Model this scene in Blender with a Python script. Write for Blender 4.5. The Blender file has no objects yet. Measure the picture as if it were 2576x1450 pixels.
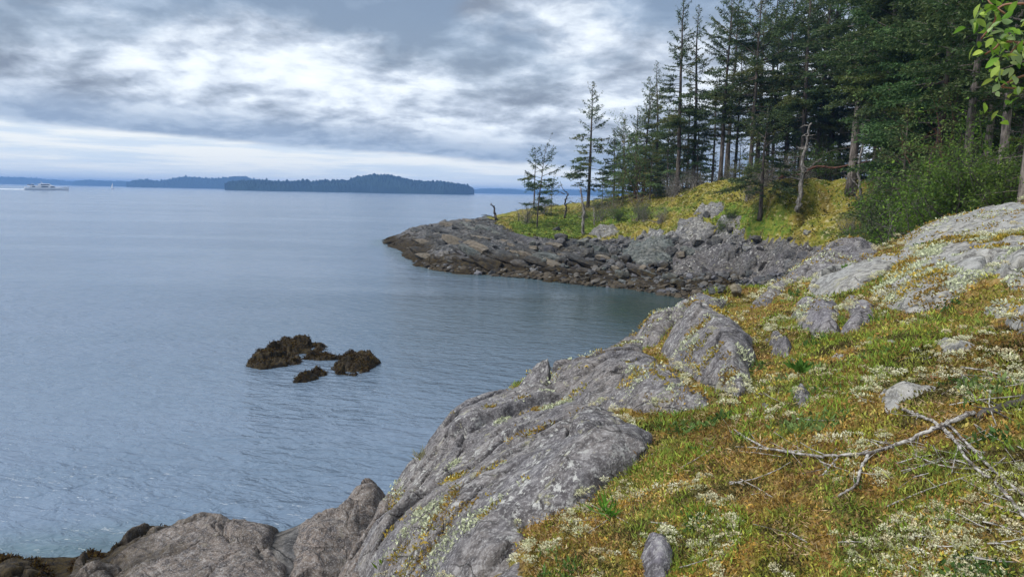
import bpy, bmesh, math, random
import numpy as np
from mathutils import Matrix, Vector, Euler

# ------------------------------------------------------------------ camera, sky, sun, exposure
scn = bpy.context.scene
COL = scn.collection
R = math.radians
CAMZ, PITCH, ROLL, F = 7.0, R(7.85), R(1.12), 1740.0      # F in pixels of a 2576 wide picture
cd = bpy.data.cameras.new('camera'); cam = bpy.data.objects.new('camera', cd); COL.objects.link(cam)
cam.matrix_world = Matrix.Translation((0, 0, CAMZ)) @ Matrix.Rotation(math.pi/2-PITCH, 4, 'X') @ Matrix.Rotation(ROLL, 4, 'Z')
cd.sensor_width = 36; cd.lens = 36*F/2576; cd.clip_start = .1; cd.clip_end = 60000
scn.camera = cam
RM = np.array(cam.matrix_world.to_3x3())
scn.view_settings.view_transform = 'Standard'; scn.view_settings.look = 'None'
scn.view_settings.exposure = 0.5; scn.view_settings.gamma = 1.0
HAZE = 2.7e-4
SUN_EL, SUN_AZ = R(50), R(-115)        # azimuth clockwise from +Y

class NT:
    """tiny node tree helper"""
    def __init__(s, tree): s.t = tree; s.n = tree.nodes; s.l = tree.links; s.n.clear()
    def node(s, typ, **kw):
        nd = s.n.new(typ)
        for k, v in kw.items():
            if k == 'inp':
                for i, x in v.items():
                    if hasattr(x, 'is_output'): s.l.new(x, nd.inputs[i])
                    else: nd.inputs[i].default_value = x
            else: setattr(nd, k, v)
        return nd
    def math(s, op, a, b=0.0, c=None, clamp=False):
        i = {0: a, 1: b}
        if c is not None: i[2] = c
        return s.node('ShaderNodeMath', operation=op, use_clamp=clamp, inp=i).outputs[0]
    def noise(s, vec, scale, detail=4, rough=.5, dist=0.0):
        i = {'Scale': scale, 'Detail': detail, 'Roughness': rough, 'Distortion': dist}
        if vec is not None: i['Vector'] = vec
        return s.node('ShaderNodeTexNoise', inp=i).outputs[0]
    def ramp(s, fac, stops, interp='LINEAR'):
        r = s.node('ShaderNodeValToRGB', inp={0: fac}); cr = r.color_ramp; cr.interpolation = interp
        while len(cr.elements) < len(stops): cr.elements.new(.5)
        for e, (p, c) in zip(cr.elements, stops):
            e.position = p; e.color = (c[0], c[1], c[2], 1) if hasattr(c, '__len__') else (c, c, c, 1)
        return r.outputs[0]
    def smooth(s, v, a, b):
        return s.node('ShaderNodeMapRange', interpolation_type='SMOOTHSTEP', inp={0: v, 1: a, 2: b, 3: 0.0, 4: 1.0}).outputs[0]
    def mix(s, f, a, b, mode='MIX'):
        n = s.node('ShaderNodeMix', data_type='RGBA', blend_type=mode)
        for i, x in ((0, f), (6, a), (7, b)):
            if hasattr(x, 'is_output'): s.l.new(x, n.inputs[i])
            elif i == 0: n.inputs[0].default_value = x
            else: n.inputs[i].default_value = (x[0], x[1], x[2], 1)
        return n.outputs[2]

w = bpy.data.worlds.new('World'); scn.world = w; w.use_nodes = True
T = NT(w.node_tree)
sky = T.node('ShaderNodeTexSky', sky_type='NISHITA', sun_disc=False, sun_elevation=SUN_EL, sun_rotation=SUN_AZ)
bg_sky = T.node('ShaderNodeBackground', inp={0: sky.outputs[0], 1: 0.09})
tc = T.node('ShaderNodeTexCoord').outputs['Generated']
nrm = T.node('ShaderNodeVectorMath', operation='NORMALIZE', inp={0: tc}).outputs[0]
sp = T.node('ShaderNodeSeparateXYZ', inp={0: nrm})
X, Y, Z = sp.outputs
Zp = T.math('MAXIMUM', Z, 0.0)
zd = T.math('ADD', Zp, 0.26)
Pu = T.math('DIVIDE', X, zd); Pv = T.math('DIVIDE', 1.0, zd)
az = T.math('ARCTAN2', X, Y)
P = T.node('ShaderNodeCombineXYZ', inp={0: Pu, 1: T.math('DIVIDE', Y, zd), 2: 3.3}).outputs[0]
warp = T.node('ShaderNodeVectorMath', operation='ADD', inp={0: P, 1: T.node('ShaderNodeVectorMath', operation='SCALE', inp={0: T.node('ShaderNodeTexNoise', inp={'Vector': P, 'Scale': 2.4, 'Detail': 3.0}).outputs[1], 'Scale': .14}).outputs[0]}).outputs[0]
dens = T.noise(warp, 1.45, 10, .57, 0)                 # large cloud bodies
puff = T.noise(warp, 4.6, 9, .60, .0)                # smaller billows
up = T.node('ShaderNodeVectorMath', operation='ADD', inp={0: warp, 1: (.02, .07, 0)}).outputs[0]
lit = T.math('SUBTRACT', T.noise(up, 3.4, 6, .55, .0), T.noise(warp, 3.4, 6, .55, .0))   # relief of the billows
shade = T.math('ADD', T.math('MULTIPLY', dens, .68), T.math('MULTIPLY', puff, .32))
shade = T.math('ADD', shade, T.math('MULTIPLY', lit, .55))
# the big light and dark masses of this sky, by compass direction and height
wq = T.node('ShaderNodeTexNoise', inp={'Vector': P, 'Scale': 1.6, 'Detail': 4.0})
wqs = T.node('ShaderNodeSeparateXYZ', inp={0: wq.outputs[1]})
azw = T.math('ADD', az, T.math('MULTIPLY', T.math('SUBTRACT', wqs.outputs[0], .5), .22))
elw = T.math('ADD', Z, T.math('MULTIPLY', T.math('SUBTRACT', wqs.outputs[1], .5), .09))
def blob(px, py, rx, ry, amp):
    d = cam.matrix_world.to_3x3() @ Vector(((px-1288)/F, -(py-725)/F, -1)); d.normalize()
    a = T.math('DIVIDE', T.math('SUBTRACT', azw, math.atan2(d.x, d.y)), rx/F); e = T.math('DIVIDE', T.math('SUBTRACT', elw, d.z), ry/F)
    q = T.math('MULTIPLY_ADD', a, a, T.math('MULTIPLY', e, e))
    return T.math('MULTIPLY', T.math('EXPONENT', T.math('MULTIPLY', q, -1.0)), amp)
for bl in [(1230, 40, 260, 60, -.10), (860, 95, 190, 40, -.05), (1150, 180, 90, 30, -.06), (130, 185, 230, 34, -.06), (50, 20, 200, 60, -.04), (330, 90, 140, 30, .045), (600, 60, 120, 35, .015),
           (980, 215, 330, 60, .02), (1380, 170, 130, 40, .06), (1540, 60, 60, 60, .05), (1500, 270, 60, 50, .07), (250, 230, 120, 20, .05), (450, 120, 130, 25, .04),
           (450, 250, 260, 30, -.03), (1000, 20, 60, 40, -.03), (750, 165, 80, 25, .05), (1400, 330, 260, 25, -.04), (60, 120, 150, 25, .03), (1800, 150, 200, 200, -.02)]:
    shade = T.math('ADD', shade, blob(*bl))
ccol = T.ramp(shade, [(.36, (.16, .19, .24)), (.43, (.24, .28, .34)), (.50, (.37, .42, .495)), (.555, (.52, .57, .63)), (.60, (.62, .665, .71)), (.70, (.72, .74, .76))])
# long flat blue-grey base of the bank above the clear strip over the horizon
wob = T.noise(T.node('ShaderNodeVectorMath', operation='MULTIPLY', inp={0: nrm, 1: (3, 3, 16)}).outputs[0], 2.0, 6, .6, .3)
wobv = T.math('MULTIPLY', T.math('SUBTRACT', wob, .5), .022)
edge = T.math('ADD', T.math('MULTIPLY', T.math('ADD', az, .62), -.052), .071)    # elevation of the bank's lower edge
rel = T.math('SUBTRACT', T.math('ADD', Z, wobv), edge)
inbank = T.smooth(rel, -.003, .007)
bankfade = T.smooth(rel, .012, .055)
bcol = T.mix(T.smooth(puff, .40, .60), (.20, .26, .355), (.29, .355, .45))
bcol = T.mix(T.math('MULTIPLY', bankfade, .93), bcol, ccol)
strip = T.noise(T.node('ShaderNodeVectorMath', operation='MULTIPLY', inp={0: nrm, 1: (3, 3, 45)}).outputs[0], 2.2, 7, .62, .2)
scol = T.mix(T.smooth(strip, .38, .60), (.46, .53, .60), (.62, .64, .635))
scol = T.mix(T.smooth(Z, .03, -.005), scol, (.58, .63, .65))
ccol2 = T.mix(inbank, scol, bcol)
bg_c = T.node('ShaderNodeBackground', inp={0: ccol2, 1: 1.16})
cover = T.math('SUBTRACT', 1.0, T.math('MULTIPLY', T.math('MULTIPLY', T.smooth(dens, .53, .40), T.smooth(Z, .10, .25)), .5))
mixs = T.node('ShaderNodeMixShader', inp={0: cover, 1: bg_sky.outputs[0], 2: bg_c.outputs[0]})
T.node('ShaderNodeOutputWorld', inp={0: mixs.outputs[0]})
w.cycles.sampling_method = 'MANUAL'; w.cycles.sample_map_resolution = 512

sl = bpy.data.lights.new('sun', 'SUN'); sl.energy = 2.7; sl.angle = R(26); sl.color = (1, .965, .91)
sun = bpy.data.objects.new('sun', sl); COL.objects.link(sun)
sd = Vector((math.sin(SUN_AZ)*math.cos(SUN_EL), math.cos(SUN_AZ)*math.cos(SUN_EL), math.sin(SUN_EL)))
sun.rotation_euler = sd.to_track_quat('Z', 'Y').to_euler()
scn.cycles.max_bounces = 6; scn.cycles.diffuse_bounces = 2; scn.cycles.glossy_bounces = 2
scn.cycles.transmission_bounces = 3; scn.cycles.volume_bounces = 0; scn.cycles.transparent_max_bounces = 6

# ------------------------------------------------------------------ helpers
rng = np.random.default_rng(7)
def ray(px, py):
    d = RM @ np.array([(px-1288)/F, -(py-725)/F, -1.0]); return d/math.hypot(d[0], d[1])   # per metre of ground distance
def at(px, py, r=None, z=None):
    d = ray(px, py)
    if r is None: r = (z-CAMZ)/d[2]
    return np.array([d[0]*r, d[1]*r, CAMZ+d[2]*r])
def azr(px, r, z):
    d = ray(px, 600); return np.array([d[0]*r, d[1]*r, z])
def project(P):
    q = (np.asarray(P)-np.array([0, 0, CAMZ])) @ RM
    return 1288+F*q[..., 0]/-q[..., 2], 725-F*q[..., 1]/-q[..., 2], -q[..., 2]

def _h(ix, iy, iz, s):
    h = (ix*374761393 + iy*668265263 + iz*1274126177 + s*362437) & 0xffffffff
    h = ((h ^ (h >> 13))*1274126177) & 0xffffffff
    h = ((h ^ (h >> 16))*2246822519) & 0xffffffff
    return (h ^ (h >> 15)) & 0xffffffff
GR = rng.normal(size=(256, 3)); GR /= np.linalg.norm(GR, axis=1)[:, None]
def pn(P, seed=0):
    P = np.asarray(P, float)
    if P.shape[-1] == 2: P = np.concatenate([P, np.zeros(P.shape[:-1]+(1,))+.37], -1)
    I = np.floor(P).astype(np.int64); f = P-I; u = f*f*f*(f*(f*6-15)+10); out = 0
    for dx in (0, 1):
        for dy in (0, 1):
            for dz in (0, 1):
                g = GR[_h(I[:, 0]+dx, I[:, 1]+dy, I[:, 2]+dz, seed) & 255]
                dot = g[:, 0]*(f[:, 0]-dx)+g[:, 1]*(f[:, 1]-dy)+g[:, 2]*(f[:, 2]-dz)
                wt = (u[:, 0] if dx else 1-u[:, 0])*(u[:, 1] if dy else 1-u[:, 1])*(u[:, 2] if dz else 1-u[:, 2])
                out = out+dot*wt
    return out*1.6
def fbm(P, oct=4, seed=0, rough=.5, ridged=False):
    a, s, o = 1.0, 0.0, 0
    for k in range(oct):
        n = pn(np.asarray(P)*(2.03**k), seed+k*17)
        if ridged: n = 1-2*np.abs(n)
        o = o+a*n; s += a; a *= rough
    return o/s
def voro(P, seed=0):
    """2d: F1, F2, cell hash 0..1, cell centre"""
    P = np.asarray(P, float); I = np.floor(P).astype(np.int64)
    f1 = np.full(len(P), 9.); f2 = f1.copy(); c = np.zeros(len(P)); cx = np.zeros_like(P)
    for dx in (-1, 0, 1):
        for dy in (-1, 0, 1):
            a, b = I[:, 0]+dx, I[:, 1]+dy
            jx = _h(a, b, 0, seed)/4294967296.; jy = _h(a, b, 1, seed)/4294967296.
            q = np.stack([a+jx, b+jy], 1); d = np.hypot(q[:, 0]-P[:, 0], q[:, 1]-P[:, 1])
            m = d < f1
            f2 = np.where(m, f1, np.minimum(f2, d)); c = np.where(m, _h(a, b, 2, seed)/4294967296., c)
            cx = np.where(m[:, None], q, cx); f1 = np.where(m, d, f1)
    return f1, f2, c, cx
def sstep(x, a, b):
    t = np.clip((x-a)/(b-a), 0, 1); return t*t*(3-2*t)

def mesh(name, V, Fc, mat=None, parent=None, col=None, smooth=True, attrs=None, link=True):
    V = np.ascontiguousarray(V, dtype=np.float32); me = bpy.data.meshes.new(name)
    if isinstance(Fc, np.ndarray):
        k = Fc.shape[1]; flat = Fc.astype(np.int32).ravel(); n = len(Fc)
        starts = np.arange(n, dtype=np.int32)*k; tot = np.full(n, k, np.int32)
    else:
        tot = np.array([len(f) for f in Fc], np.int32); flat = np.array([i for f in Fc for i in f], np.int32)
        starts = np.concatenate([[0], np.cumsum(tot)[:-1]]).astype(np.int32); n = len(tot)
    me.vertices.add(len(V)); me.vertices.foreach_set('co', V.ravel())
    me.loops.add(len(flat)); me.loops.foreach_set('vertex_index', flat)
    me.polygons.add(n); me.polygons.foreach_set('loop_start', starts); me.polygons.foreach_set('loop_total', tot)
    me.polygons.foreach_set('use_smooth', np.full(n, smooth, bool))
    me.update(calc_edges=True)
    if col is not None:
        c = np.ones((len(V), 4), np.float32); c[:, :3] = col
        a = me.color_attributes.new('Col', 'FLOAT_COLOR', 'POINT'); a.data.foreach_set('color', c.ravel())
    for k_, v_ in (attrs or {}).items():
        a = me.attributes.new(k_, 'FLOAT', 'POINT'); a.data.foreach_set('value', np.asarray(v_, np.float32))
    if mat: me.materials.append(mat)
    if not link: return me
    return link_mesh(name, me, parent)
def link_mesh(name, me, parent=None, loc=None):
    o = bpy.data.objects.new(name, me); COL.objects.link(o)
    if parent: o.parent = parent
    if loc is not None: o.location = loc
    return o
def tag(o, label=None, cat=None, group=None, kind=None):
    if label: o['label'] = label
    if cat: o['category'] = cat
    if group: o['group'] = group
    if kind: o['kind'] = kind
    return o
def empty(name, loc, label=None, cat=None, group=None, rz=0, s=1):
    o = bpy.data.objects.new(name, None); COL.objects.link(o); o.location = tuple(map(float, loc)); o.rotation_euler = (0, 0, rz)
    o.scale = (s, s, s) if not hasattr(s, '__len__') else s
    o.empty_display_size = .2
    return tag(o, label, cat, group)
def grid_faces(nu, nv):
    i = np.arange(nu*nv).reshape(nu, nv)
    return np.stack([i[:-1, :-1], i[1:, :-1], i[1:, 1:], i[:-1, 1:]], -1).reshape(-1, 4)

class MB:
    """collects tubes and shapes for one mesh"""
    def __init__(s): s.V = []; s.F = []; s.n = 0
    def add(s, V, Fc):
        s.V.append(np.asarray(V, float)); s.F += [tuple(int(i)+s.n for i in f) for f in Fc]; s.n += len(V); return s
    def tube(s, pts, rad, k=6, bump=0.0, seed=0, cap=True):
        pts = np.asarray(pts, float); n = len(pts); rad = np.broadcast_to(np.asarray(rad, float), (n,))
        tg = np.gradient(pts, axis=0); tg /= np.linalg.norm(tg, axis=1)[:, None]+1e-9
        ref = np.array([0, 0, 1.]) if abs(tg[0, 2]) < .8 else np.array([1., 0, 0])
        V = []; u = np.cross(tg[0], ref); u /= np.linalg.norm(u)
        for i in range(n):
            u = u-tg[i]*np.dot(u, tg[i]); u /= np.linalg.norm(u)+1e-9; v = np.cross(tg[i], u)
            for j in range(k):
                a = 2*math.pi*j/k
                V.append(pts[i]+rad[i]*(math.cos(a)*u+math.sin(a)*v))
        V = np.array(V)
        if bump:
            nz = pn(V*(1.2/max(rad.max(), 1e-3))*.5+seed*3.7, seed); c = np.repeat(pts, k, 0)
            V = c+(V-c)*(1+bump*nz[:, None])
        Fc = [(i*k+j, i*k+(j+1) % k, (i+1)*k+(j+1) % k, (i+1)*k+j) for i in range(n-1) for j in range(k)]
        if cap: Fc += [tuple(range(k))[::-1], tuple((n-1)*k+j for j in range(k))]
        return s.add(V, Fc)
    def box(s, c, d, rz=0, taper=1.0):
        V = np.array([[x*d[0]/2*(taper if z > 0 else 1), y*d[1]/2*(taper if z > 0 else 1), z*d[2]/2] for x in (-1, 1) for y in (-1, 1) for z in (-1, 1)])
        cs, sn = math.cos(rz), math.sin(rz); V[:, :2] = V[:, :2] @ np.array([[cs, sn], [-sn, cs]])
        return s.add(V+np.asarray(c), [(0, 1, 3, 2), (4, 6, 7, 5), (0, 4, 5, 1), (2, 3, 7, 6), (0, 2, 6, 4), (1, 5, 7, 3)])
    def data(s): return np.concatenate(s.V), s.F
    def build(s, name, mat, parent=None, **kw): V, Fc = s.data(); return mesh(name, V, Fc, mat, parent, **kw)

def cards(C, D, N, L, W, col=None):
    """leaf shaped quads: base C, direction D, side N, length L, width W"""
    C = np.asarray(C, float); L = np.asarray(L, float).reshape(-1, 1)*np.ones((len(C), 1)); W = np.asarray(W, float).reshape(-1, 1)*np.ones((len(C), 1))
    D = D/(np.linalg.norm(D, axis=1)[:, None]+1e-9); S = np.cross(D, N); S /= np.linalg.norm(S, axis=1)[:, None]+1e-9
    V = np.stack([C, C+D*L*.45+S*W*.5, C+D*L, C+D*L*.45-S*W*.5], 1).reshape(-1, 3)
    Fc = np.arange(len(V)).reshape(-1, 4)
    return V, Fc, (None if col is None else np.repeat(col, 4, 0))
def rnd_unit(n): v = rng.normal(size=(n, 3)); return v/np.linalg.norm(v, axis=1)[:, None]

# ------------------------------------------------------------------ materials
def material(name):
    m = bpy.data.materials.new(name); m.use_nodes = True; return m, NT(m.node_tree)
def principled(T, **kw):
    b = T.node('ShaderNodeBsdfPrincipled')
    for k, v in kw.items():
        k = k.replace('_', ' ')
        if hasattr(v, 'is_output'): T.l.new(v, b.inputs[k])
        else: b.inputs[k].default_value = v if not (hasattr(v, '__len__') and len(v) == 3) else (*v, 1)
    T.node('ShaderNodeOutputMaterial', inp={0: b.outputs[0]}); return b
def bump(T, h, strength, dist, n=None):
    i = {'Strength': strength, 'Distance': dist, 'Height': h}
    if n is not None: i['Normal'] = n
    return T.node('ShaderNodeBump', inp=i).outputs[0]

def rock_nodes(T, base=(.20, .195, .20), warm=(.27, .235, .205), lich=.35, s=1.0, dark=(.055, .05, .052), speck=.75):
    g = T.node('ShaderNodeNewGeometry'); pos = g.outputs['Position']
    n1 = T.noise(pos, 1.1*s, 5, .6, .4); n2 = T.noise(pos, 9*s, 6, .65, .2); n3 = T.noise(pos, 42*s, 4, .7)
    sv = T.node('ShaderNodeVectorMath', operation='MULTIPLY', inp={0: T.node('ShaderNodeVectorRotate', inp={0: pos, 2: (0, 0, 1), 3: .6}).outputs[0], 1: (.5, 4, 4)}).outputs[0]
    n4 = T.noise(sv, 3.2*s, 6, .65, .6)
    c = T.mix(T.smooth(n1, .35, .65), base, warm)
    c = T.mix(T.math('MULTIPLY', T.smooth(n4, .50, .38), .6), c, dark)
    c = T.mix(T.math('MULTIPLY', T.smooth(n2, .52, .40), .8), c, dark)
    c = T.mix(T.math('MULTIPLY', T.smooth(n2, .53, .66), .5*speck), c, (.40, .385, .38))
    c = T.mix(T.math('MULTIPLY', T.smooth(n3, .50, .62), .55*speck), c, (.46, .45, .45))
    lp = T.math('MULTIPLY', T.smooth(T.noise(pos, 13*s, 9, .75, .1), .54, .60), T.smooth(T.noise(pos, 1.5*s, 3, .5), .40, .60))
    c = T.mix(T.math('MULTIPLY', lp, min(1, lich*2)), c, (.42, .42, .40))
    yl = T.math('MULTIPLY', T.smooth(T.noise(pos, 4.3*s, 7, .7), .60, .64), lich)
    c = T.mix(yl, c, (.34, .33, .20))
    v = T.node('ShaderNodeTexVoronoi', feature='DISTANCE_TO_EDGE', inp={'Vector': T.node('ShaderNodeVectorMath', operation='ADD', inp={0: sv, 1: T.node('ShaderNodeTexNoise', inp={'Vector': pos, 'Scale': 2.2*s, 'Detail': 4.0}).outputs[1]}).outputs[0], 'Scale': .75*s}).outputs[0]
    crack = T.math('MULTIPLY', T.smooth(v, .022, .0), T.smooth(n1, .42, .55))
    c = T.mix(T.math('MULTIPLY', crack, .55), c, (.02, .02, .018))
    h = T.math('ADD', T.math('ADD', T.math('MULTIPLY', n4, .6), T.math('MULTIPLY', n2, .8)), T.math('MULTIPLY', n3, .35))
    h = T.math('SUBTRACT', h, T.math('MULTIPLY', crack, .5))
    return g, pos, c, h
def weed_layer(T, g, pos, c, z0, z1, s=1.0, col=(.016, .012, .008), col2=(.050, .036, .014)):
    z = T.node('ShaderNodeSeparateXYZ', inp={0: pos}).outputs[2]
    zz = T.math('ADD', z, T.math('MULTIPLY', T.math('SUBTRACT', T.noise(pos, 1.6*s, 5, .65), .5), 1.6))
    f = T.smooth(zz, z1, z0)
    wc = T.mix(T.smooth(T.noise(pos, 7*s, 5, .7), .42, .62), col, col2)
    return T.mix(f, c, wc), f
def make_rock(name, weed=None, s=1.0, **kw):
    m, T = material(name); g, pos, c, h = rock_nodes(T, s=s, **kw)
    if weed: c, f = weed_layer(T, g, pos, c, *weed, s=s)
    principled(T, Base_Color=c, Roughness=.86, Specular_IOR_Level=.3, Normal=bump(T, h, .8, .045/s)); return m
M = {}
M['rock_near'] = make_rock('lichened_grey_rock', lich=.5, base=(.115, .11, .12), warm=(.165, .148, .138))
M['rock_slab'] = make_rock('pale_slab_rock', lich=.55, base=(.28, .285, .275), warm=(.31, .30, .265), dark=(.11, .105, .10))
M['rock_dark'] = make_rock('dark_purple_rock', lich=.35, base=(.15, .14, .16), warm=(.20, .185, .185))
M['rock_tide'] = make_rock('tidal_brown_rock', weed=(.5, 1.5), lich=.12, base=(.125, .105, .09), warm=(.175, .14, .118))
M['rock_reef'] = make_rock('reef_rock', weed=(.9, 2.5), lich=.05, base=(.09, .07, .055), warm=(.13, .10, .07))
M['rock_shore'] = make_rock('shore_rock', weed=(.8, 1.9), s=.35, speck=.25, lich=.10, base=(.036, .041, .044), warm=(.064, .059, .051), dark=(.020, .020, .022))
M['rock_green'] = make_rock('green_grey_rock', weed=(.35, 1.2), s=.35, speck=.25, lich=.2, base=(.085, .105, .10), warm=(.125, .128, .115), dark=(.03, .035, .034))
M['rock_brown'] = make_rock('tan_rock', weed=(.3, .9), s=.35, speck=.25, lich=.15, base=(.13, .11, .08), warm=(.17, .14, .10), dark=(.08, .065, .05))

def ground_mat():
    m, T = material('moss_and_rock_ground')
    g, pos, rc, rh = rock_nodes(T, s=.45, speck=.3, lich=.2, base=(.09, .093, .10), warm=(.13, .12, .11), dark=(.03, .03, .032))
    rc, wf = weed_layer(T, g, pos, rc, .55, 1.4, s=.5)
    nearf = T.node('ShaderNodeAttribute', attribute_name='near').outputs['Fac']
    a = T.node('ShaderNodeAttribute', attribute_name='moss').outputs['Fac']
    grs = T.node('ShaderNodeAttribute', attribute_name='grass').outputs['Fac']
    # far moss: yellow, olive and green cushions
    n1 = T.noise(pos, .55, 6, .62, .4); n2 = T.noise(pos, 2.8, 6, .68, .2); n3 = T.noise(pos, 9.0, 4, .7)
    far = T.ramp(n1, [(.36, (.06, .09, .014)), (.45, (.13, .14, .02)), (.53, (.22, .195, .035)), (.62, (.20, .15, .035)), (.70, (.10, .10, .02))])
    far = T.mix(T.smooth(n2, .55, .64), far, (.36, .32, .17))
    far = T.mix(T.smooth(n2, .44, .34), far, (.055, .07, .012))
    far = T.mix(T.math('MULTIPLY', grs, T.smooth(n3, .25, .5)), far, T.mix(T.smooth(n2, .4, .6), (.07, .14, .018), (.17, .20, .03)))
    # near moss: brown, rust, olive and green mottling
    m1 = T.noise(pos, 1.3, 5, .6, .5); m2 = T.noise(pos, 8, 6, .7, .3); m3 = T.noise(pos, 34, 5, .75)
    nr = T.ramp(m1, [(.34, (.07, .10, .018)), (.44, (.12, .12, .02)), (.52, (.20, .14, .03)), (.60, (.13, .075, .03)), (.68, (.09, .10, .02))])
    nr = T.mix(T.smooth(m2, .53, .64), nr, (.26, .165, .06))
    nr = T.mix(T.smooth(m2, .46, .36), nr, (.035, .03, .012))
    nr = T.mix(T.math('MULTIPLY', T.smooth(m3, .45, .65), .6), nr, (.34, .24, .11))
    mc = T.mix(nearf, far, nr)
    af = T.smooth(T.math('ADD', a, T.math('MULTIPLY', T.math('SUBTRACT', T.noise(pos, 1.7, 6, .7), .5), 1.5)), .38, .62)
    c = T.mix(af, rc, mc)
    h = T.math('ADD', T.math('MULTIPLY', rh, T.math('SUBTRACT', 1.0, af)), T.math('MULTIPLY', af, T.math('ADD', n2, T.math('MULTIPLY', n3, .4))))
    principled(T, Base_Color=c, Roughness=.95, Specular_IOR_Level=.15, Normal=bump(T, h, .8, .10)); return m
M['ground'] = ground_mat()

def leaf_mat(name, trans=.25, rough=.6, mul=1.0):
    m, T = material(name)
    a = T.node('ShaderNodeAttribute', attribute_name='Col').outputs['Color']
    oi = T.node('ShaderNodeObjectInfo').outputs['Random']
    a = T.mix(1.0, a, T.ramp(oi, [(0, (.8*mul, .85*mul, .8*mul)), (1, (1.2*mul, 1.12*mul, 1.05*mul))]), 'MULTIPLY')
    d = T.node('ShaderNodeBsdfPrincipled', inp={'Base Color': a, 'Roughness': rough, 'Specular IOR Level': .12})
    t = T.node('ShaderNodeBsdfTranslucent', inp={0: a})
    T.node('ShaderNodeOutputMaterial', inp={0: T.node('ShaderNodeMixShader', inp={0: trans, 1: d.outputs[0], 2: t.outputs[0]}).outputs[0]})
    return m
M['needles'] = leaf_mat('conifer_needles', .33, mul=1.45); M['leaves'] = leaf_mat('broad_leaves', .42, .6); M['tuft'] = leaf_mat('moss_and_grass', .25, .8)
def simple(name, c1, c2, scale, rough=.9, bd=.02, sc=(1, 1, 1), det=5):
    m, T = material(name); o = T.node('ShaderNodeTexCoord').outputs['Object']
    v = T.node('ShaderNodeVectorMath', operation='MULTIPLY', inp={0: o, 1: sc}).outputs[0]
    n = T.noise(v, scale, det, .65, .2)
    principled(T, Base_Color=T.mix(T.smooth(n, .38, .62), c1, c2), Roughness=rough, Specular_IOR_Level=.25, Normal=bump(T, n, .9, bd)); return m
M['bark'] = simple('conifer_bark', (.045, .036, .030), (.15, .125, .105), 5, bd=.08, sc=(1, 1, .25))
M['bark_pale'] = simple('lit_trunk_bark', (.085, .072, .062), (.25, .215, .19), 5, bd=.08, sc=(1, 1, .22))  # paler bark tone, for the giant and the bare-stemmed wall firs
M['dead'] = simple('dead_grey_wood', (.10, .09, .08), (.30, .28, .26), 9, bd=.02, sc=(1, 1, .3))
M['dead_dark'] = simple('dead_dark_wood', (.035, .03, .028), (.10, .09, .08), 9, bd=.02, sc=(1, 1, .3))
M['twig'] = simple('lichened_branch', (.09, .075, .065), (.44, .42, .39), 34, bd=.006)
M['red_limb'] = simple('shaded_red_limb', (.07, .035, .025), (.16, .08, .055), 4, bd=.01)  # darker, browner red than the near arbutus bark
M['arbutus_bark'] = simple('red_peeling_bark', (.20, .075, .045), (.30, .17, .11), 9, bd=.003)
M['white'] = simple('yacht_white', (.78, .79, .80), (.83, .83, .83), 1, .3, .0)
M['window'] = simple('yacht_window', (.02, .035, .07), (.03, .05, .09), 1, .1, .0)
M['foam'] = simple('wake_foam', (.60, .68, .74), (.85, .88, .9), .8, .8, .05)
M['sail'] = simple('sail_cloth', (.8, .8, .8), (.85, .85, .85), 1, .8, .0)

# ------------------------------------------------------------------ terrain height from surveyed points
CP = []
def c(px, py, r=None, z=None): CP.append(at(px, py, r, z))
# near bluff
for px, py, r in [(2575,1450,2.9),(2200,1450,2.9),(1800,1450,3.0),(1400,1450,3.3),(1150,1450,4.2),(940,1450,5.6),
                  (2575,1200,3.4),(2200,1200,3.5),(1800,1200,3.8),(1500,1200,4.5),(1250,1200,5.8),(1080,1300,6.6),
                  (2575,1000,4.2),(2200,1000,4.6),(1850,1000,5.5),(1550,1000,6.9),(1350,1020,8.3),(1200,1060,8.6),
                  (2575,850,5.3),(2250,850,6.2),(1950,870,7.2),(1750,880,8.7),(2575,750,6.6),(2200,750,8.3),(1950,770,10),
                  (2575,650,8.6),(2350,650,10),(2150,680,12.2),(2575,590,11),(2400,590,12.8),(2290,625,14),
                  (2575,548,13),(2450,556,14),(2235,612,15.5),(2215,635,15),(2060,672,14.5),(1960,728,13),(1870,788,12),(1770,765,11.6),
                  (1650,835,10.6),(1595,868,10.3),(1550,915,10),(1440,958,9.5),(1340,965,9.8),(1290,985,9.5),(1150,1075,9.0),(1060,1165,8.7),(1000,1235,8.4),(930,1380,6.6)]:
    c(px, py, r)
for px, r, z in [(700,7.6,1.6),(700,6,2.2),(880,8.6,1.6),(1000,10.2,.7),(1150,10.9,1.0),(1340,11.8,1.3),(1590,12.3,1.8),(1770,13.6,2.2),(1870,14.4,2.4),(1960,15.6,2.9),(2060,17.5,3.4),(2220,18.5,4.4),
                 (1000,13,-1),(1150,13.5,-1.1),(1340,14.2,-1.2),(1590,15,-1),(1770,17.5,-.8),(1870,21,-.4),(1960,24,.2),(2060,28,.6),(2220,28,2.0),
                 (2330,20,5.4),(2330,35,4.8),(2575,18,6.7),(2575,28,6.6),(2575,42,7.4),(2575,70,7.6),(2330,60,7.1),(2900,8,7.2),(2900,14,7.4),(2900,30,8.0),(3600,5,6.4),(3600,15,8),(3600,40,9),(3600,90,10),
                 (1870,34,-.2),(1960,38,.4),(2060,40,.8),(2160,44,1.8),(2250,44,3.6)]:
    CP.append(azr(px, r, z))
for x, y, z in [(0,0,5.35),(2,0,5.6),(-2,0,4.6),(-5,0,3.0),(4,0,6.0),(0,-4,5.2),(5,-4,6.4),(-6,-4,3.0),(-9,2,1.5),(-10,7,.6),(-14,6,-.4)]: CP.append(np.array([x, y, z]))
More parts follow.
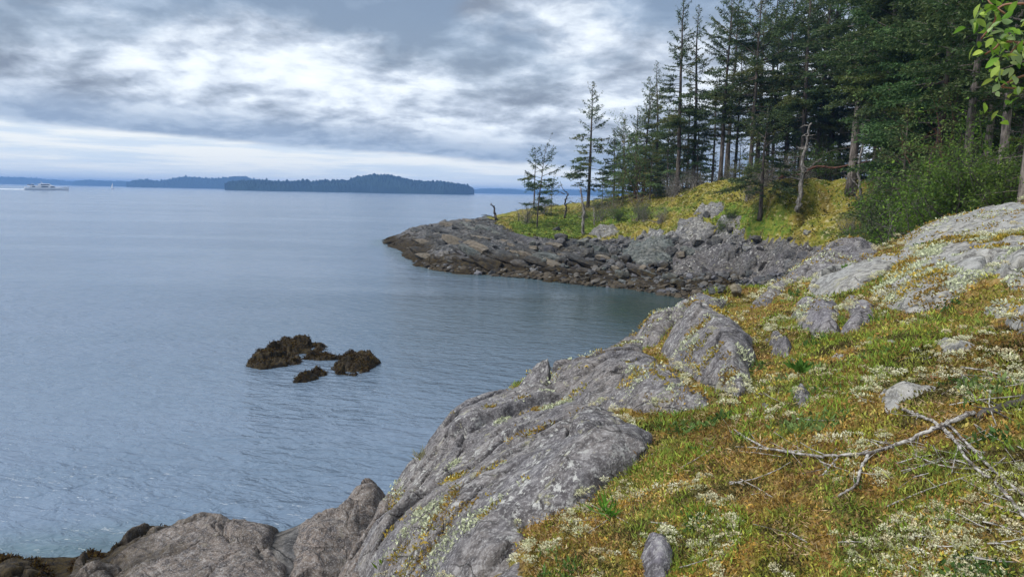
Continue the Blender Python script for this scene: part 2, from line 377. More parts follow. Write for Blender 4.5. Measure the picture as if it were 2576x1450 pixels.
# low tidal rocks, bottom left
for px, py, z in [(0,1425,.35),(120,1450,.25),(230,1415,.55),(330,1385,.6),(420,1362,.75),(560,1345,.8),(640,1372,.6),(700,1410,.1),(740,1375,.35),(860,1300,1.1),(960,1265,1.7),(560,1450,1.3),(330,1480,.9)]:
    c(px, py, z=z)
for px, r in [(-300,18),(0,17.5),(200,17),(400,16.5),(600,15.2),(740,15),(860,14.5)]: CP.append(azr(px, r, -.9))
for px in (-300, 0, 300, 600, 900, 1200, 1450):
    for r in (24, 40): CP.append(azr(px, r, -2.2))
for px in (-300, 0, 300, 600, 850):
    for r in (70, 110, 160): CP.append(azr(px, r, -3))
for px, r, z in [(1600,24,-1.7),(1600,38,-1.4),(1750,30,-1),(1750,40,-.7)]: CP.append(azr(px, r, z))
# waterline of the wooded point
WL = [(968,610),(1010,638),(1052,662),(1090,677),(1150,686),(1250,691),(1340,698),(1450,714),(1560,722),(1650,733),(1712,745),(1735,770)]
for px, py in WL: c(px, py, z=.03)
for px, py in WL[:-1]:
    p = at(px-14, py+24, z=0); p[2] = -.9; CP.append(p)
for px, py, z in [(1010,592,1.0),(1040,578,1.5),(1150,563,2.3),(1240,548,3.3),(1340,530,4.4),(1480,520,5.3),
                  (1100,625,1.5),(1200,640,1.3),(1300,640,1.2),(1400,660,1.0),(1200,600,2.2),(1300,594,2.3),(1500,603,2.2),(1500,650,1.2),(1600,640,1.4),(1620,690,.6),(1400,565,3.2),(1500,560,3.6),(1600,552,4.4),
                  (1650,602,2.7),(1750,612,2.9),(1850,612,3.2),(1950,618,3.3),(2050,632,3.3),(1700,680,.8),(1760,685,.9),(1900,690,1.0),(2050,690,1.2),(1800,720,.5),(1900,725,.6),(1830,765,.2)]:
    c(px, py, z=z)
for px, py, r in [(1750,477,75),(1820,464,69),(1950,481,67),(2050,466,62),(2130,478,60),(2200,495,56),(1750,530,68),(1900,540,60),(2050,540,57),(2150,585,53),(1680,500,82),(1600,507,86),(2000,500,59)]:
    c(px, py, r)
for px, r, z in [(1000,118,-1.2),(1100,122,-1.2),(1240,122,-1.2),(1340,126,-1),(1480,135,-1),(1600,105,7.0),(1600,135,2),(1600,160,-1),(2130,67,7.6),(2200,64,7.0),(2050,71,7.6),(2260,58,6.4),(1950,75,7.5),(1750,95,7.8),(1750,150,5),(1900,90,7.5),(2050,85,7.5),(2200,75,7.1),(1900,160,7),(2200,160,8),(2575,160,9)]:
    CP.append(azr(px, r, z))
CP = np.array(CP)
def lp(x, y): return np.stack([np.arctan2(x, y), np.log(np.hypot(x, y)+.6)], -1)
A = lp(CP[:, 0], CP[:, 1]); CC = .035
K = np.sqrt(((A[:, None]-A[None])**2).sum(-1)+CC*CC)
n_ = len(A); Pm = np.c_[np.ones(n_), A]
sysm = np.block([[K+np.eye(n_)*-.002, Pm], [Pm.T, np.zeros((3, 3))]])
W_ = np.linalg.solve(sysm, np.r_[CP[:, 2], 0, 0, 0])
def H0x(x, y):
    x = np.asarray(x, float).ravel(); y = np.asarray(y, float).ravel(); out = np.empty(len(x))
    for s in range(0, len(x), 40000):
        q = lp(x[s:s+40000], y[s:s+40000])
        k = np.sqrt((q[:, 0, None]-A[None, :, 0])**2+(q[:, 1, None]-A[None, :, 1])**2+CC*CC)
        out[s:s+40000] = k @ W_[:n_]+W_[n_]+q @ W_[n_+1:]
    return out
GT = np.linspace(R(-46), R(46), 640); GL = np.linspace(math.log(1.4), math.log(205), 720)
_t, _l = np.meshgrid(GT, GL, indexing='ij')
HG = H0x(np.sin(_t)*np.exp(_l), np.cos(_t)*np.exp(_l)).reshape(_t.shape)
def H0(x, y):
    x = np.asarray(x, float).ravel(); y = np.asarray(y, float).ravel()
    fi = (np.arctan2(x, y)-GT[0])/(GT[1]-GT[0]); fj = (np.log(np.hypot(x, y)+1e-9)-GL[0])/(GL[1]-GL[0])
    ok = (fi >= 0) & (fi < len(GT)-1) & (fj >= 0) & (fj < len(GL)-1); out = np.empty(len(x))
    a, b = fi[ok], fj[ok]; i, j = a.astype(int), b.astype(int); a = a-i; b = b-j
    out[ok] = HG[i, j]*(1-a)*(1-b)+HG[i+1, j]*a*(1-b)+HG[i, j+1]*(1-a)*b+HG[i+1, j+1]*a*b
    if (~ok).any(): out[~ok] = H0x(x[~ok], y[~ok])
    return out
def inpoly(x, y, poly):
    poly = np.asarray(poly, float); ins = np.zeros(len(x), bool); j = len(poly)-1
    for i in range(len(poly)):
        xi, yi = poly[i]; xj, yj = poly[j]
        ins ^= ((yi > y) != (yj > y)) & (x < (xj-xi)*(y-yi)/((yj-yi) or 1e-9)+xi); j = i
    return ins
def sdf(x, y, poly):
    """positive inside"""
    poly = np.asarray(poly, float); d = np.full(len(x), 1e9)
    for i in range(len(poly)):
        a, b = poly[i-1], poly[i]; e = b-a
        t = np.clip(((x-a[0])*e[0]+(y-a[1])*e[1])/(e @ e+1e-12), 0, 1)
        d = np.minimum(d, np.hypot(x-a[0]-t*e[0], y-a[1]-t*e[1]))
    return np.where(inpoly(x, y, poly), d, -d)
def Hd(x, y):
    """ground height with relief"""
    x = np.asarray(x, float).ravel(); y = np.asarray(y, float).ravel(); r = np.hypot(x, y); P2 = np.stack([x, y], 1)
    far = sstep(r, 22, 40); z = H0(x, y)
    z = z+(1-far)*(.07*fbm(P2/1.1, 4, 3)+.05*(.25-np.abs(fbm(P2/.45, 3, 7)))+.018*fbm(P2/.16, 3, 9))
    f1, f2, ch, _ = voro(P2/2.6+.25*np.stack([pn(P2/1.5, 5), pn(P2/1.5, 6)], 1), 4)
    zl = .12+.88*sstep(z, .1, 2.2); cush = np.abs(fbm(P2/1.3, 3, 33))
    z = z+far*(zl*(.36*fbm(P2/4.5, 4, 21)+.75*(.28-cush)+.10*fbm(P2/.5, 2, 35)+.25*(f2-f1)*sstep(z, .6, 3))+.10*sstep(z, -.1, .3)-.03)
    return z
def hit(px, py, zoff=0, fn=H0, rmax=150, deep=False):
    d = ray(px, py); rs = np.exp(np.linspace(math.log(1.6), math.log(rmax), 700))
    hz = fn(d[0]*rs, d[1]*rs); zz = CAMZ+d[2]*rs; k = np.nonzero(zz < hz)[0]
    if not len(k):
        for dy in (6, 12, 20, 30):
            if deep: break
            q = hit(px, py+dy, zoff, fn, rmax, True)
            if q is not None: return q
        return None
    k = k[0]
    if k > 0:
        a = (zz[k-1]-hz[k-1]); b = (hz[k]-zz[k]); t = a/(a+b+1e-9); r = rs[k-1]+(rs[k]-rs[k-1])*t
    else: r = rs[0]
    return np.array([d[0]*r, d[1]*r, CAMZ+d[2]*r+zoff])

# image outlines of the mossy parts of the point (projected on the ground they become real patches)
mossP = [(1225,552),(1300,592),(1420,602),(1500,608),(1560,592),(1650,605),(1720,575),(1800,560),(1870,600),(2000,608),(2100,625),(2250,640),(2700,700),(2700,300),(1500,300),(1235,520)]
def px_of(V): return project(V)
NTH, NR = 900, 900
th = np.linspace(R(-75), R(85), NTH); 
th = np.concatenate([np.linspace(R(-175), R(-38), 60), np.linspace(R(-37.9), R(39.9), 860), np.linspace(R(40), R(175), 90)])
rr = np.exp(np.linspace(math.log(.5), math.log(175), 800))
TH, RR = np.meshgrid(th, rr, indexing='ij'); gx = (np.sin(TH)*RR).ravel(); gy = (np.cos(TH)*RR).ravel()
gz = Hd(gx, gy)
V = np.stack([gx, gy, gz], 1); pxs, pys, dep = px_of(V); rv = np.hypot(gx, gy)
inm = inpoly(pxs, pys, mossP) & (dep > 0)
moss = np.where(rv < 34, sstep(gz, 1.6, 2.6), np.where(inm | (gz > 4.2), 1.0, 0.0)*sstep(gz, 1.7, 2.5))
moss = np.where((np.abs(TH.ravel()) > R(40)) | (dep < 0), sstep(gz, 1.6, 3), moss)
steep = np.gradient(gz.reshape(len(th), len(rr)), axis=1)/np.gradient(RR, axis=1); steep = np.abs(steep.ravel())
grassP = [(1280,560),(1300,598),(1420,606),(1470,590),(1560,560),(1750,520),(1600,520),(1450,535)]
grassQ = [(1800,500),(1760,540),(1880,590),(2000,590),(1980,560),(1880,520)]
grs = (inpoly(pxs, pys, grassP) | inpoly(pxs, pys, grassQ)).astype(float)*(rv > 40)
# break steep rock into ledges sideways as well
rk = sstep(rv, 36, 46)*(1-moss)
f1, f2, ch, _ = voro(np.stack([gx/1.7+.5*gz, gy/1.7+.9*gz], 1), 12)
V[:, 0] += rk*(ch-.5)*.7; V[:, 1] += rk*((ch*7 % 1)-.5)*.8; V[:, 2] += rk*((ch*13 % 1)-.5)*.35*(gz > -.2)
keep = gz > -2.6
fc = grid_faces(len(th), len(rr)); fc = fc[keep[fc].any(1)]
used = np.zeros(len(V), bool); used[fc] = True; idx = np.cumsum(used)-1
tag(mesh('ground', V[used], idx[fc], M['ground'], attrs={'moss': moss[used], 'near': 1-sstep(rv[used], 20, 34), 'grass': grs[used]}), kind='structure')

# ------------------------------------------------------------------ water
def water():
    m, T = material('sea_water')
    pos = T.node('ShaderNodeNewGeometry').outputs['Position']
    def sc(a, b, rot=0.0): return T.node('ShaderNodeVectorMath', operation='MULTIPLY', inp={0: T.node('ShaderNodeVectorRotate', inp={0: pos, 2: (0, 0, 1), 3: rot}).outputs[0], 1: (a, b, 1)}).outputs[0]
    w1 = T.noise(sc(.55, 1.25, .35), 1.0, 3, .5, .5)
    w2 = T.noise(sc(1.6, 3.4, .2), 1.0, 3, .55, .6)
    w3 = T.noise(sc(5, 10, -.25), 1.0, 2, .55, .4)
    big = T.noise(sc(.012, .05, .1), 1.0, 5, .6, .6)
    calm = T.math('ADD', .45, T.math('MULTIPLY', T.smooth(big, .38, .62), .75))
    h = T.math('ADD', T.math('MULTIPLY', w1, .25), T.math('ADD', T.math('MULTIPLY', w2, .17), T.math('MULTIPLY', w3, .03)))
    shl = T.node('ShaderNodeAttribute', attribute_name='shelter').outputs['Fac']
    h = T.math('MULTIPLY', h, T.math('MULTIPLY', calm, T.math('SUBTRACT', 1.0, T.math('MULTIPLY', shl, .85))))
    shallow = T.node('ShaderNodeAttribute', attribute_name='shallow').outputs['Fac']
    colr = T.mix(T.smooth(T.noise(sc(.05, .12), 1.0, 4, .6, .5), .38, .62), (.145, .20, .28), (.13, .185, .26))
    colr = T.mix(shallow, colr, T.mix(T.smooth(T.noise(sc(.8, .8), 1.0, 5, .65), .4, .6), (.040, .085, .085), (.085, .145, .155)))
    colr = T.mix(T.math('MULTIPLY', shl, .92), colr, (.016, .038, .034))  # cove's base colour darkened to green, standing in for the trees' reflection
    principled(T, Base_Color=colr, Roughness=T.math('SUBTRACT', .11, T.math('MULTIPLY', shl, .07)), IOR=1.333, Specular_IOR_Level=.5, Normal=bump(T, h, 1.0, 1.0)); return m
CV = at(1620, 775, z=0)
wr = np.concatenate([[0.01], np.exp(np.linspace(math.log(4), math.log(200), 130)), np.exp(np.linspace(math.log(240), math.log(19500), 30))])
wt = np.linspace(-math.pi, math.pi, 361)
WT, WR = np.meshgrid(wt, wr, indexing='ij'); wx = (np.sin(WT)*WR).ravel(); wy = (np.cos(WT)*WR).ravel()
dz = np.where(WR.ravel() < 200, H0(wx, wy), -3); shallow = .6*sstep(dz, -.8, -.1)*(WR.ravel() < 150)
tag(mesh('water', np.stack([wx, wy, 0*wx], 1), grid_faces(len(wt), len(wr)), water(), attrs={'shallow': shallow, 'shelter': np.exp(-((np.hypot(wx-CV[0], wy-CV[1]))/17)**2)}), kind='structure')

# ------------------------------------------------------------------ far islands
def hill_mat(name, a, b):
    m, T = material(name); pos = T.node('ShaderNodeNewGeometry').outputs['Position']
    n = T.noise(pos, .012, 6, .7, .2); principled(T, Base_Color=T.mix(T.smooth(n, .4, .62), a, b), Roughness=1.0, Specular_IOR_Level=0.0); return m
M['hill'] = hill_mat('forested_island', (.010, .020, .020), (.020, .036, .030))
def island(name, prof, D, bump_m, seed, width=.22):
    prof = np.array(prof, float); px = np.arange(prof[0, 0], prof[-1, 0]+.1, .8); top = np.interp(px, prof[:, 0], prof[:, 1])
    P0 = np.array([at(p, t, r=D) for p, t in zip(px, top)]); hgt = np.maximum(P0[:, 2], .5)
    L = abs(px[-1]-px[0])/F*D; wd = L*width
    v = np.linspace(-1, 1, 19); U, Vv = np.meshgrid(np.arange(len(px)), v, indexing='ij')
    ends = np.clip(np.minimum(U, len(px)-1-U)/(.12*len(px)), 0.02, 1)**.6
    prf = np.clip(1-Vv**2, 0, 1)**.7
    dirs = P0[:, :2]/np.linalg.norm(P0[:, :2], axis=1)[:, None]
    X3 = np.stack([P0[U, 0]+dirs[U, 0]*Vv*wd*ends, P0[U, 1]+dirs[U, 1]*Vv*wd*ends, hgt[U]*prf-1], -1)
    Pq = X3[..., :2].reshape(-1, 2)
    nz = fbm(Pq/(bump_m*9), 4, seed)*bump_m*.9+np.abs(pn(Pq/(bump_m*.9), seed+5))*bump_m*1.3
    X3[..., 2] += (nz*prf.ravel()).reshape(prf.shape)
    tag(mesh(name, X3.reshape(-1, 3), grid_faces(len(px), len(v)), M['hill'], smooth=False), kind='structure')
island('island', [(565,468),(575,461),(600,458),(640,456),(740,458),(800,457),(850,457),(880,453),(905,445),(940,441),(980,442),(1010,447),(1040,455),(1080,458),(1120,461),(1150,463),(1175,467),(1188,474),(1193,480)], 2000, 9, 3)
island('island', [(318,462),(330,456),(352,454),(400,458.5),(412,455),(440,450),(470,448),(520,449.5),(560,451),(590,449),(612,447),(628,450),(650,456),(700,462)], 3600, 12, 8)
island('island', [(-200,450),(-60,446),(0,446),(45,448),(80,450),(125,455),(180,459),(230,456),(300,457),(345,461)], 6000, 14, 12, .12)
island('island', [(180,461),(195,456),(215,455),(260,456),(330,459),(420,463)], 5000, 10, 15, .15)
island('island', [(1175,480),(1200,477),(1240,476),(1300,477.5),(1345,481),(1395,479),(1430,478),(1480,480),(1540,482)], 5000, 10, 18)

# ------------------------------------------------------------------ rock outcrops: domes over footprints
ROCKS = []      # world footprints of near outcrops, for the plants to avoid
def facets(P2, seed, tilt):
    f1, f2, ch, cc = voro(P2, seed); d = P2-cc
    return (d[:, 0]*(ch*7 % 1-.5)+d[:, 1]*(ch*13 % 1-.5))*tilt+(ch-.5)*tilt*.35, f2-f1
def rock_relief(P2, s=1.0, seed=0, amp=1.0, flip=1):
    wv = np.stack([fbm(P2/(.8*s), 3, seed+1), fbm(P2/(.8*s), 3, seed+2)], 1)
    q = P2 @ np.array([[.83, -.56*flip], [.56*flip, .83]])
    st = fbm(np.stack([q[:, 0]/(2.0*s), q[:, 1]/(.40*s)], 1)+.5*wv, 4, seed+3, .55)
    fa, ea = facets(np.stack([q[:, 0]/(1.9*s), q[:, 1]/(.95*s)], 1)+.4*wv, seed+4, 1.0)
    fb, eb = facets(np.stack([q[:, 0]/(.62*s), q[:, 1]/(.36*s)], 1)+.4*wv, seed+5, 1.0)
    m2 = sstep(fbm(P2/(1.1*s), 3, seed+6), -.15, .2)
    return amp*s*(.13*fbm(P2/(1.3*s), 4, seed)+.055*st+.30*fa*sstep(ea, 0, .10)+.11*fb*m2-.13*sstep(ea, .05, 0)-.03*m2*sstep(eb, .07, 0)+.03*fbm(P2/(.15*s), 4, seed+8, .6)+.008*fbm(P2/(.04*s), 2, seed+9))
def outcrop(name, poly, h, wdt, mat, label, cat='rock', base=None, seed=0, res=.02, s=1.0, amp=1.0, world=False, sink=.22, edge=.12, group=None, near=True, flip=1, fn=None):
    if not world:
        wp = [hit(*p) for p in poly]; wp = np.array([p[:2] for p in wp if p is not None])
    else: wp = np.asarray(poly)
    lo, hi = wp.min(0)-.35*s, wp.max(0)+.35*s
    ctr = (lo+hi)/2
    nx, ny = max(12, int((hi[0]-lo[0])/res)), max(12, int((hi[1]-lo[1])/res))
    gx, gy = np.meshgrid(np.linspace(lo[0], hi[0], nx), np.linspace(lo[1], hi[1], ny), indexing='ij')
    x, y = gx.ravel(), gy.ravel(); P2 = np.stack([x, y], 1)
    d = sdf(x, y, wp)+edge*s*fbm(P2/(.5*s), 4, seed+40)
    t = np.clip(d/wdt, 0, 1); dome = np.sqrt(1-(1-t)**2)
    b = (fn or H0)(x, y) if base is None else np.full(len(x), base)
    z = b-.06+h*dome+rock_relief(P2, s, seed, amp, flip)*np.clip(.25+t*1.6, 0, 1)-np.clip(-d/(.25*s), 0, 1)*sink*2
    fc = grid_faces(nx, ny); fc = fc[(d[fc] > -.24*s).all(1)]
    V = np.stack([x-ctr[0], y-ctr[1], z], 1); used = np.zeros(len(V), bool); used[fc] = True; idx = np.cumsum(used)-1
    o = mesh(name, V[used], idx[fc], mat); o.location = (ctr[0], ctr[1], 0)
    tag(o, label, cat, group)
    if near: ROCKS.append(wp)
    return o
NR_ = 'rock'
OUT = [
 ([(840,1560),(878,1450),(905,1390),(955,1290),(1000,1222),(1060,1158),(1150,1068),(1290,990),(1400,975),(1480,1020),(1560,1055),(1640,1110),(1655,1140),(1590,1180),(1540,1210),(1470,1270),(1400,1300),(1325,1340),(1345,1450),(1330,1560)], .28, .75, 'rock_near', 'long sloping grey bedrock slab with diagonal cracks dropping to the water, largest in the foreground', 'bedrock slab'),
 ([(1290,1000),(1330,960),(1430,962),(1480,940),(1550,908),(1630,900),(1700,945),(1760,990),(1820,1012),(1770,1038),(1600,1038),(1500,1042),(1400,1010)], .30, .6, 'rock_near', 'grey lichened rock hump just above the long sloping slab', 'rock'),
 ([(1668,885),(1690,835),(1740,805),(1800,808),(1860,840),(1890,880),(1900,940),(1870,975),(1800,985),(1700,945)], .55, .9, 'rock_near', 'tall rounded grey boulder dome with pale lichen crust above the mossy hollow', 'boulder'),
 ([(1585,880),(1600,850),(1650,825),(1730,780),(1770,760),(1835,768),(1790,800),(1700,822),(1662,870),(1610,888)], .35, .6, 'rock_near', 'low grey rock shoulder at the bluff edge against the dark cove water', 'rock'),
 ([(1868,780),(1920,738),(1960,708),(2060,648),(2200,625),(2215,645),(2130,685),(2050,705),(1950,755),(1900,785)], .24, .8, 'rock_near', 'long grey ledge with cream lichen on the bluff crest above the pebble beach', 'rock ledge'),
 ([(1988,800),(2000,765),(2050,752),(2098,762),(2118,800),(2108,838),(2060,846),(2010,830)], .25, .35, 'rock_dark', 'dark purple split boulder with white lichen spots, cracked from its neighbour', 'boulder'),
 ([(2106,765),(2160,748),(2215,765),(2210,800),(2150,838),(2116,838),(2122,795)], .22, .35, 'rock_dark', 'dark rounded boulder touching the split boulder and capped with brown moss', 'boulder'),
 ([(2190,745),(2230,690),(2300,645),(2400,612),(2575,592),(2650,600),(2600,650),(2500,690),(2440,730),(2370,775),(2300,795),(2230,785)], .20, .7, 'rock_slab', 'broad smooth pale grey slab with brown moss patches below the crest', 'rock slab'),
 ([(2220,612),(2235,578),(2290,558),(2400,538),(2470,532),(2600,527),(2680,560),(2575,580),(2450,600),(2350,612),(2260,642)], .17, .8, 'rock_slab', 'rounded pale outcrop on the crest in front of the dark forest', 'rock outcrop'),
 ([(1925,832),(1950,838),(1990,880),(2003,912),(1965,902),(1930,872)], .2, .2, 'rock_near', 'narrow grey rock fin poking out of moss below the split boulder', 'rock'),
 ([(2190,1015),(2230,965),(2300,952),(2365,975),(2300,1002),(2240,1034)], .13, .25, 'rock_slab', 'flat pale rock patch flush with the moss above the fallen branches', 'rock'),
 ([(1985,1010),(2000,985),(2030,985),(2045,1005),(2030,1030),(1998,1032)], .2, .14, 'rock_near', 'small grey stone with a lichen top left of the flat pale rock patch', 'stone'),
 ([(1606,1410),(1625,1350),(1690,1352),(1706,1420),(1690,1475),(1620,1480)], .16, .13, 'rock_dark', 'small dark mossy stone at the bottom of the moss slope', 'stone'),
 ([(1812,970),(1850,945),(1888,960),(1884,1000),(1840,1018)], .26, .25, 'rock_near', 'squat grey stone at the foot of the tall boulder dome', 'stone'),
 ([(1715,1178),(1735,1165),(1748,1180),(1740,1195),(1722,1196)], .09, .08, 'rock_near', 'tiny grey stone sunk in the moss beside the left fallen branch', 'stone'),
 ([(2040,700),(2130,690),(2190,665),(2300,625),(2330,640),(2240,690),(2180,735),(2080,752),(2030,735)], .2, .5, 'rock_slab', 'low pale bench of rock between the crest ledge and the broad smooth slab', 'rock'),
 ([(2330,870),(2400,850),(2470,870),(2440,905),(2360,905)], .12, .2, 'rock_slab', 'low pale rock hump half buried in brown moss right of centre slope', 'rock'),
 ([(2490,620),(2620,600),(2640,700),(2560,740),(2480,720)], .2, .4, 'rock_slab', 'pale rock shoulder under orange moss near the right edge below the crest', 'rock'),
 ([(1900,1015),(1930,1005),(1950,1020),(1940,1040),(1910,1040)], .10, .1, 'rock_near', 'knee-sized grey stone in green moss right of the tall boulder dome', 'stone'),
 ([(2190,868),(2215,852),(2262,856),(2275,872),(2240,884)], .08, .12, 'rock_slab', 'thin pale rock sliver in brown moss above the centre of the slope', 'rock'),
 ([(2080,905),(2110,892),(2150,900),(2140,920),(2100,926)], .09, .12, 'rock_slab', 'small tan rock patch in straw-coloured moss above the lichen-topped stone', 'rock'),
 ([(2400,1120),(2440,1108),(2500,1118),(2490,1150),(2430,1152)], .06, .1, 'rock_slab', 'pale rock patch between the crossing sticks near the right edge', 'rock'),
 ([(2090,1262),(2112,1245),(2140,1250),(2135,1275),(2105,1280)], .05, .06, 'rock_near', 'little bare stone face in the moss under the bent branch tip', 'stone'),
 ([(2475,790),(2540,775),(2640,790),(2620,860),(2540,850)], .2, .3, 'rock_slab', 'pale rock showing through moss at the right edge of the slope', 'rock'),
]
for i, (poly, h, wd, mt, lb, ct) in enumerate(OUT):
    rmean = np.mean([np.linalg.norm(hit(*p)[:2]) for p in poly if hit(*p) is not None])
    outcrop('bedrock_slab' if 'slab' in ct else ('boulder' if ct == 'boulder' else ('stone' if ct == 'stone' else 'rock')), poly, h, wd, M[mt], lb, ct, seed=i*31, res=max(.009, rmean*.0019), s=1.0 if rmean > 5 and h > .19 else .45, amp=1.05 if i < 4 else .8)
TIDE = [
 ([(-120,1560),(-120,1405),(0,1402),(60,1412),(120,1440),(160,1560)], .35, 'low dark tidal rock at the far left shore corner'),
 ([(165,1500),(190,1412),(235,1398),(285,1420),(305,1500)], .4, 'rounded grey tidal boulder beside the big brown shore rock'),
 ([(275,1560),(280,1392),(330,1362),(400,1345),(470,1335),(560,1330),(640,1352),(700,1400),(735,1470),(730,1560)], .45, 'big pinkish brown shore rock with a seaweed-covered seaward edge'),
 ([(735,1520),(728,1375),(760,1330),(800,1300),(860,1285),(985,1250),(1000,1275),(920,1400),(890,1520)], .55, 'cracked blocky shore rock under the long sloping slab, seaweed on its left side'),
]
for i, (poly, h, lb) in enumerate(TIDE):
    outcrop('shore_rock', poly, h*.7, .6, M['rock_tide'], lb, 'rock', seed=400+i*31, res=.028, s=.95, amp=1.6, edge=.25, near=False)
REEF = [
 ([(616,922),(640,897),(680,889),(720,884),(765,902),(752,917),(700,926),(650,929)], .75, 'leftmost dark weed-covered reef rock with a pale ridge'),
 ([(655,888),(705,872),(750,865),(800,862),(830,874),(800,887),(740,892),(690,895)], .62, 'rearmost knobbly reef rock in the clump'),
 ([(758,903),(790,886),(840,887),(880,886),(903,892),(860,903),(800,908)], .5, 'low middle reef rock joining the clump'),
 ([(836,928),(850,910),(890,897),(925,897),(958,912),(930,932),(890,946),(850,942)], .85, 'rightmost reef rock thick with olive brown seaweed'),
 ([(730,962),(760,948),(800,934),(832,926),(816,947),(770,962)], .36, 'small low reef rock nearest the viewer'),
]
reefs = []
for i, (poly, h, lb) in enumerate(REEF):
    wp = [at(a, b, z=0)[:2] for a, b in poly]
    reefs.append(outcrop('reef_rock', wp, h*.36, .6, M['rock_reef'], lb, 'rock', base=.02, seed=700+i*13, res=.035, s=.7, amp=3.6, world=True, edge=.22, sink=.5, group='reef rocks awash offshore', near=False))

M['rock_cliff'] = make_rock('cliff_rock', weed=(.0, .5), s=.4, speck=.35, lich=.5, base=(.068, .064, .072), warm=(.11, .098, .09), dark=(.03, .028, .03)); M['rock_slab_far'] = make_rock('lichened_far_rock', s=.4, lich=.6, base=(.13, .13, .135), warm=(.18, .17, .15), dark=(.05, .05, .05))
M['rock_dark_far'] = make_rock('dark_far_rock', weed=(.45, 1.5), s=.35, speck=.25, lich=.2, base=(.06, .06, .07), warm=(.10, .095, .095), dark=(.04, .04, .045))
LEDGE = [
 ([(985,606),(1050,580),(1150,564),(1240,552),(1310,592),(1335,622),(1200,612),(1080,616)], .55, 'rock_shore', 'long tilted ledge forming the skyline of the bare tip', 'rock ledge'),
 ([(1008,642),(1060,614),(1200,612),(1335,622),(1450,660),(1400,690),(1250,657),(1090,657)], .6, 'rock_shore', 'broad tilted slate ledge across the middle of the bare tip', 'rock ledge'),
 ([(1050,668),(1100,656),(1250,655),(1400,692),(1340,704),(1150,692),(1085,682)], .5, 'rock_reef_shore', 'dark weed-covered ledge along the waterline of the tip', 'rock ledge'),
 ([(1400,705),(1440,670),(1560,680),(1690,712),(1700,745),(1560,728)], .4, 'rock_reef_shore', 'low weedy ledge at the waterline of the cove', 'rock ledge'),
 ([(1340,625),(1420,600),(1500,602),(1560,620),(1500,650),(1400,650)], .55, 'rock_shore', 'blocky ledge just below the grass left of the pale bare pole', 'rock ledge'),
 ([(1560,650),(1580,610),(1660,600),(1700,620),(1690,660),(1620,670)], .7, 'rock_green', 'green-grey fractured knob below the mossy slope', 'rock outcrop'),
 ([(1695,692),(1688,640),(1740,605),(1820,602),(1862,640),(1852,692)], .35, 'rock_cliff', 'left bulging buttress of the low cove cliff', 'cliff'),
 ([(1856,694),(1862,640),(1882,612),(1960,606),(1992,640),(1986,692)], .35, 'rock_cliff', 'middle buttress of the low cove cliff with white lichen', 'cliff'),
 ([(1990,692),(1992,640),(2010,616),(2080,626),(2112,652),(2062,694)], .35, 'rock_cliff', 'right end buttress of the cove cliff beside the overhanging bushes', 'cliff'),
 ([(1690,600),(1705,565),(1745,548),(1790,560),(1800,590),(1760,608)], .4, 'rock_slab_far', 'cream-lichened crag in the moss left of the fern clump', 'crag'),
 ([(1795,600),(1800,560),(1830,535),(1865,545),(1872,590),(1840,606)], .45, 'rock_slab_far', 'tallest pale crag jutting from the moss above the cliff', 'crag'),
 ([(1745,540),(1765,515),(1810,508),(1830,525),(1790,545)], .5, 'rock_slab_far', 'small grey crag high on the left shoulder of the moss mound', 'crag'),
 ([(1600,600),(1620,580),(1665,578),(1680,596),(1640,606)], .45, 'rock_slab_far', 'low grey crag between the juniper-like shrub and the rubble', 'crag'),
 ([(1480,592),(1500,572),(1545,566),(1560,585),(1520,598)], .4, 'rock_slab_far', 'low rounded rock in the grass right of the pale bare pole', 'crag'),
]
M['rock_reef_shore'] = make_rock('weedy_shore_rock', weed=(1.2, 2.4), s=.4, lich=.05, base=(.06, .05, .042), warm=(.09, .075, .055))
for i, (poly, h, mt, lb, ct) in enumerate(LEDGE):
    outcrop({'rock ledge': 'rock_ledge', 'rock outcrop': 'rock_outcrop', 'cliff': 'rock_buttress', 'crag': 'crag'}[ct], [hit(*p, 0, Hd)[:2] for p in poly], h*(.3 if 'ledge' in ct else 1), 1.3 if ct != 'crag' else .8, M[mt], lb, ct, seed=900+i*19, res=.10, s=1.7 if 'ledge' in ct else 1.5, amp=1.0 if 'ledge' in ct else 1.3, world=True, edge=.22, sink=.3, near=False, flip=-1, fn=Hd)
# angular rocks
def hull_rock(seed, sub=4, nplanes=16, rough=.03, dims=(1, 1, 1)):
    rg = np.random.default_rng(seed); bm = bmesh.new(); bmesh.ops.create_icosphere(bm, subdivisions=sub, radius=1)
    V = np.array([v.co[:] for v in bm.verts]); Fc = np.array([[v.index for v in f.verts] for f in bm.faces]); bm.free()
    N = rg.normal(size=(nplanes, 3)); N /= np.linalg.norm(N, axis=1)[:, None]; N = np.concatenate([N, np.eye(3), -np.eye(3)])
    hh = rg.uniform(.62, 1.0, len(N))
    dd = V @ N.T; rad = np.where(dd > .05, hh/np.maximum(dd, .05), 9).min(1)
    V = V*rad[:, None]; V += V*(rough*fbm(V*2.5, 4, seed)+rough*.5*pn(V*9, seed))[:, None]
    return V*np.array(dims), Fc
rock_lib = {}
def rock_data(kind, i, mat):
    k = (kind, i, mat)
    if k not in rock_lib:
        dims = {'slab': (1.0, .34, .24), 'block': (.62, .5, .42), 'flat': (.6, .5, .2)}[kind]
        V, Fc = hull_rock(100+i*7+len(kind), 4 if kind != 'flat' else 3, 13, .05, dims)
        rock_lib[k] = mesh('rock_shape', V, Fc, M[mat], link=False, smooth=False)
    return rock_lib[k]
def put_rock(kind, i, mat, p, size, rot, label, group, cat='rock', name='shore_rock'):
    o = link_mesh(name, rock_data(kind, i, mat)); o.location = tuple(p); o.rotation_euler = rot
    o.scale = (size, size*random.uniform(.8, 1.2), size*random.uniform(.8, 1.15)); return tag(o, label, cat, group)
random.seed(5)
LAST = ['']
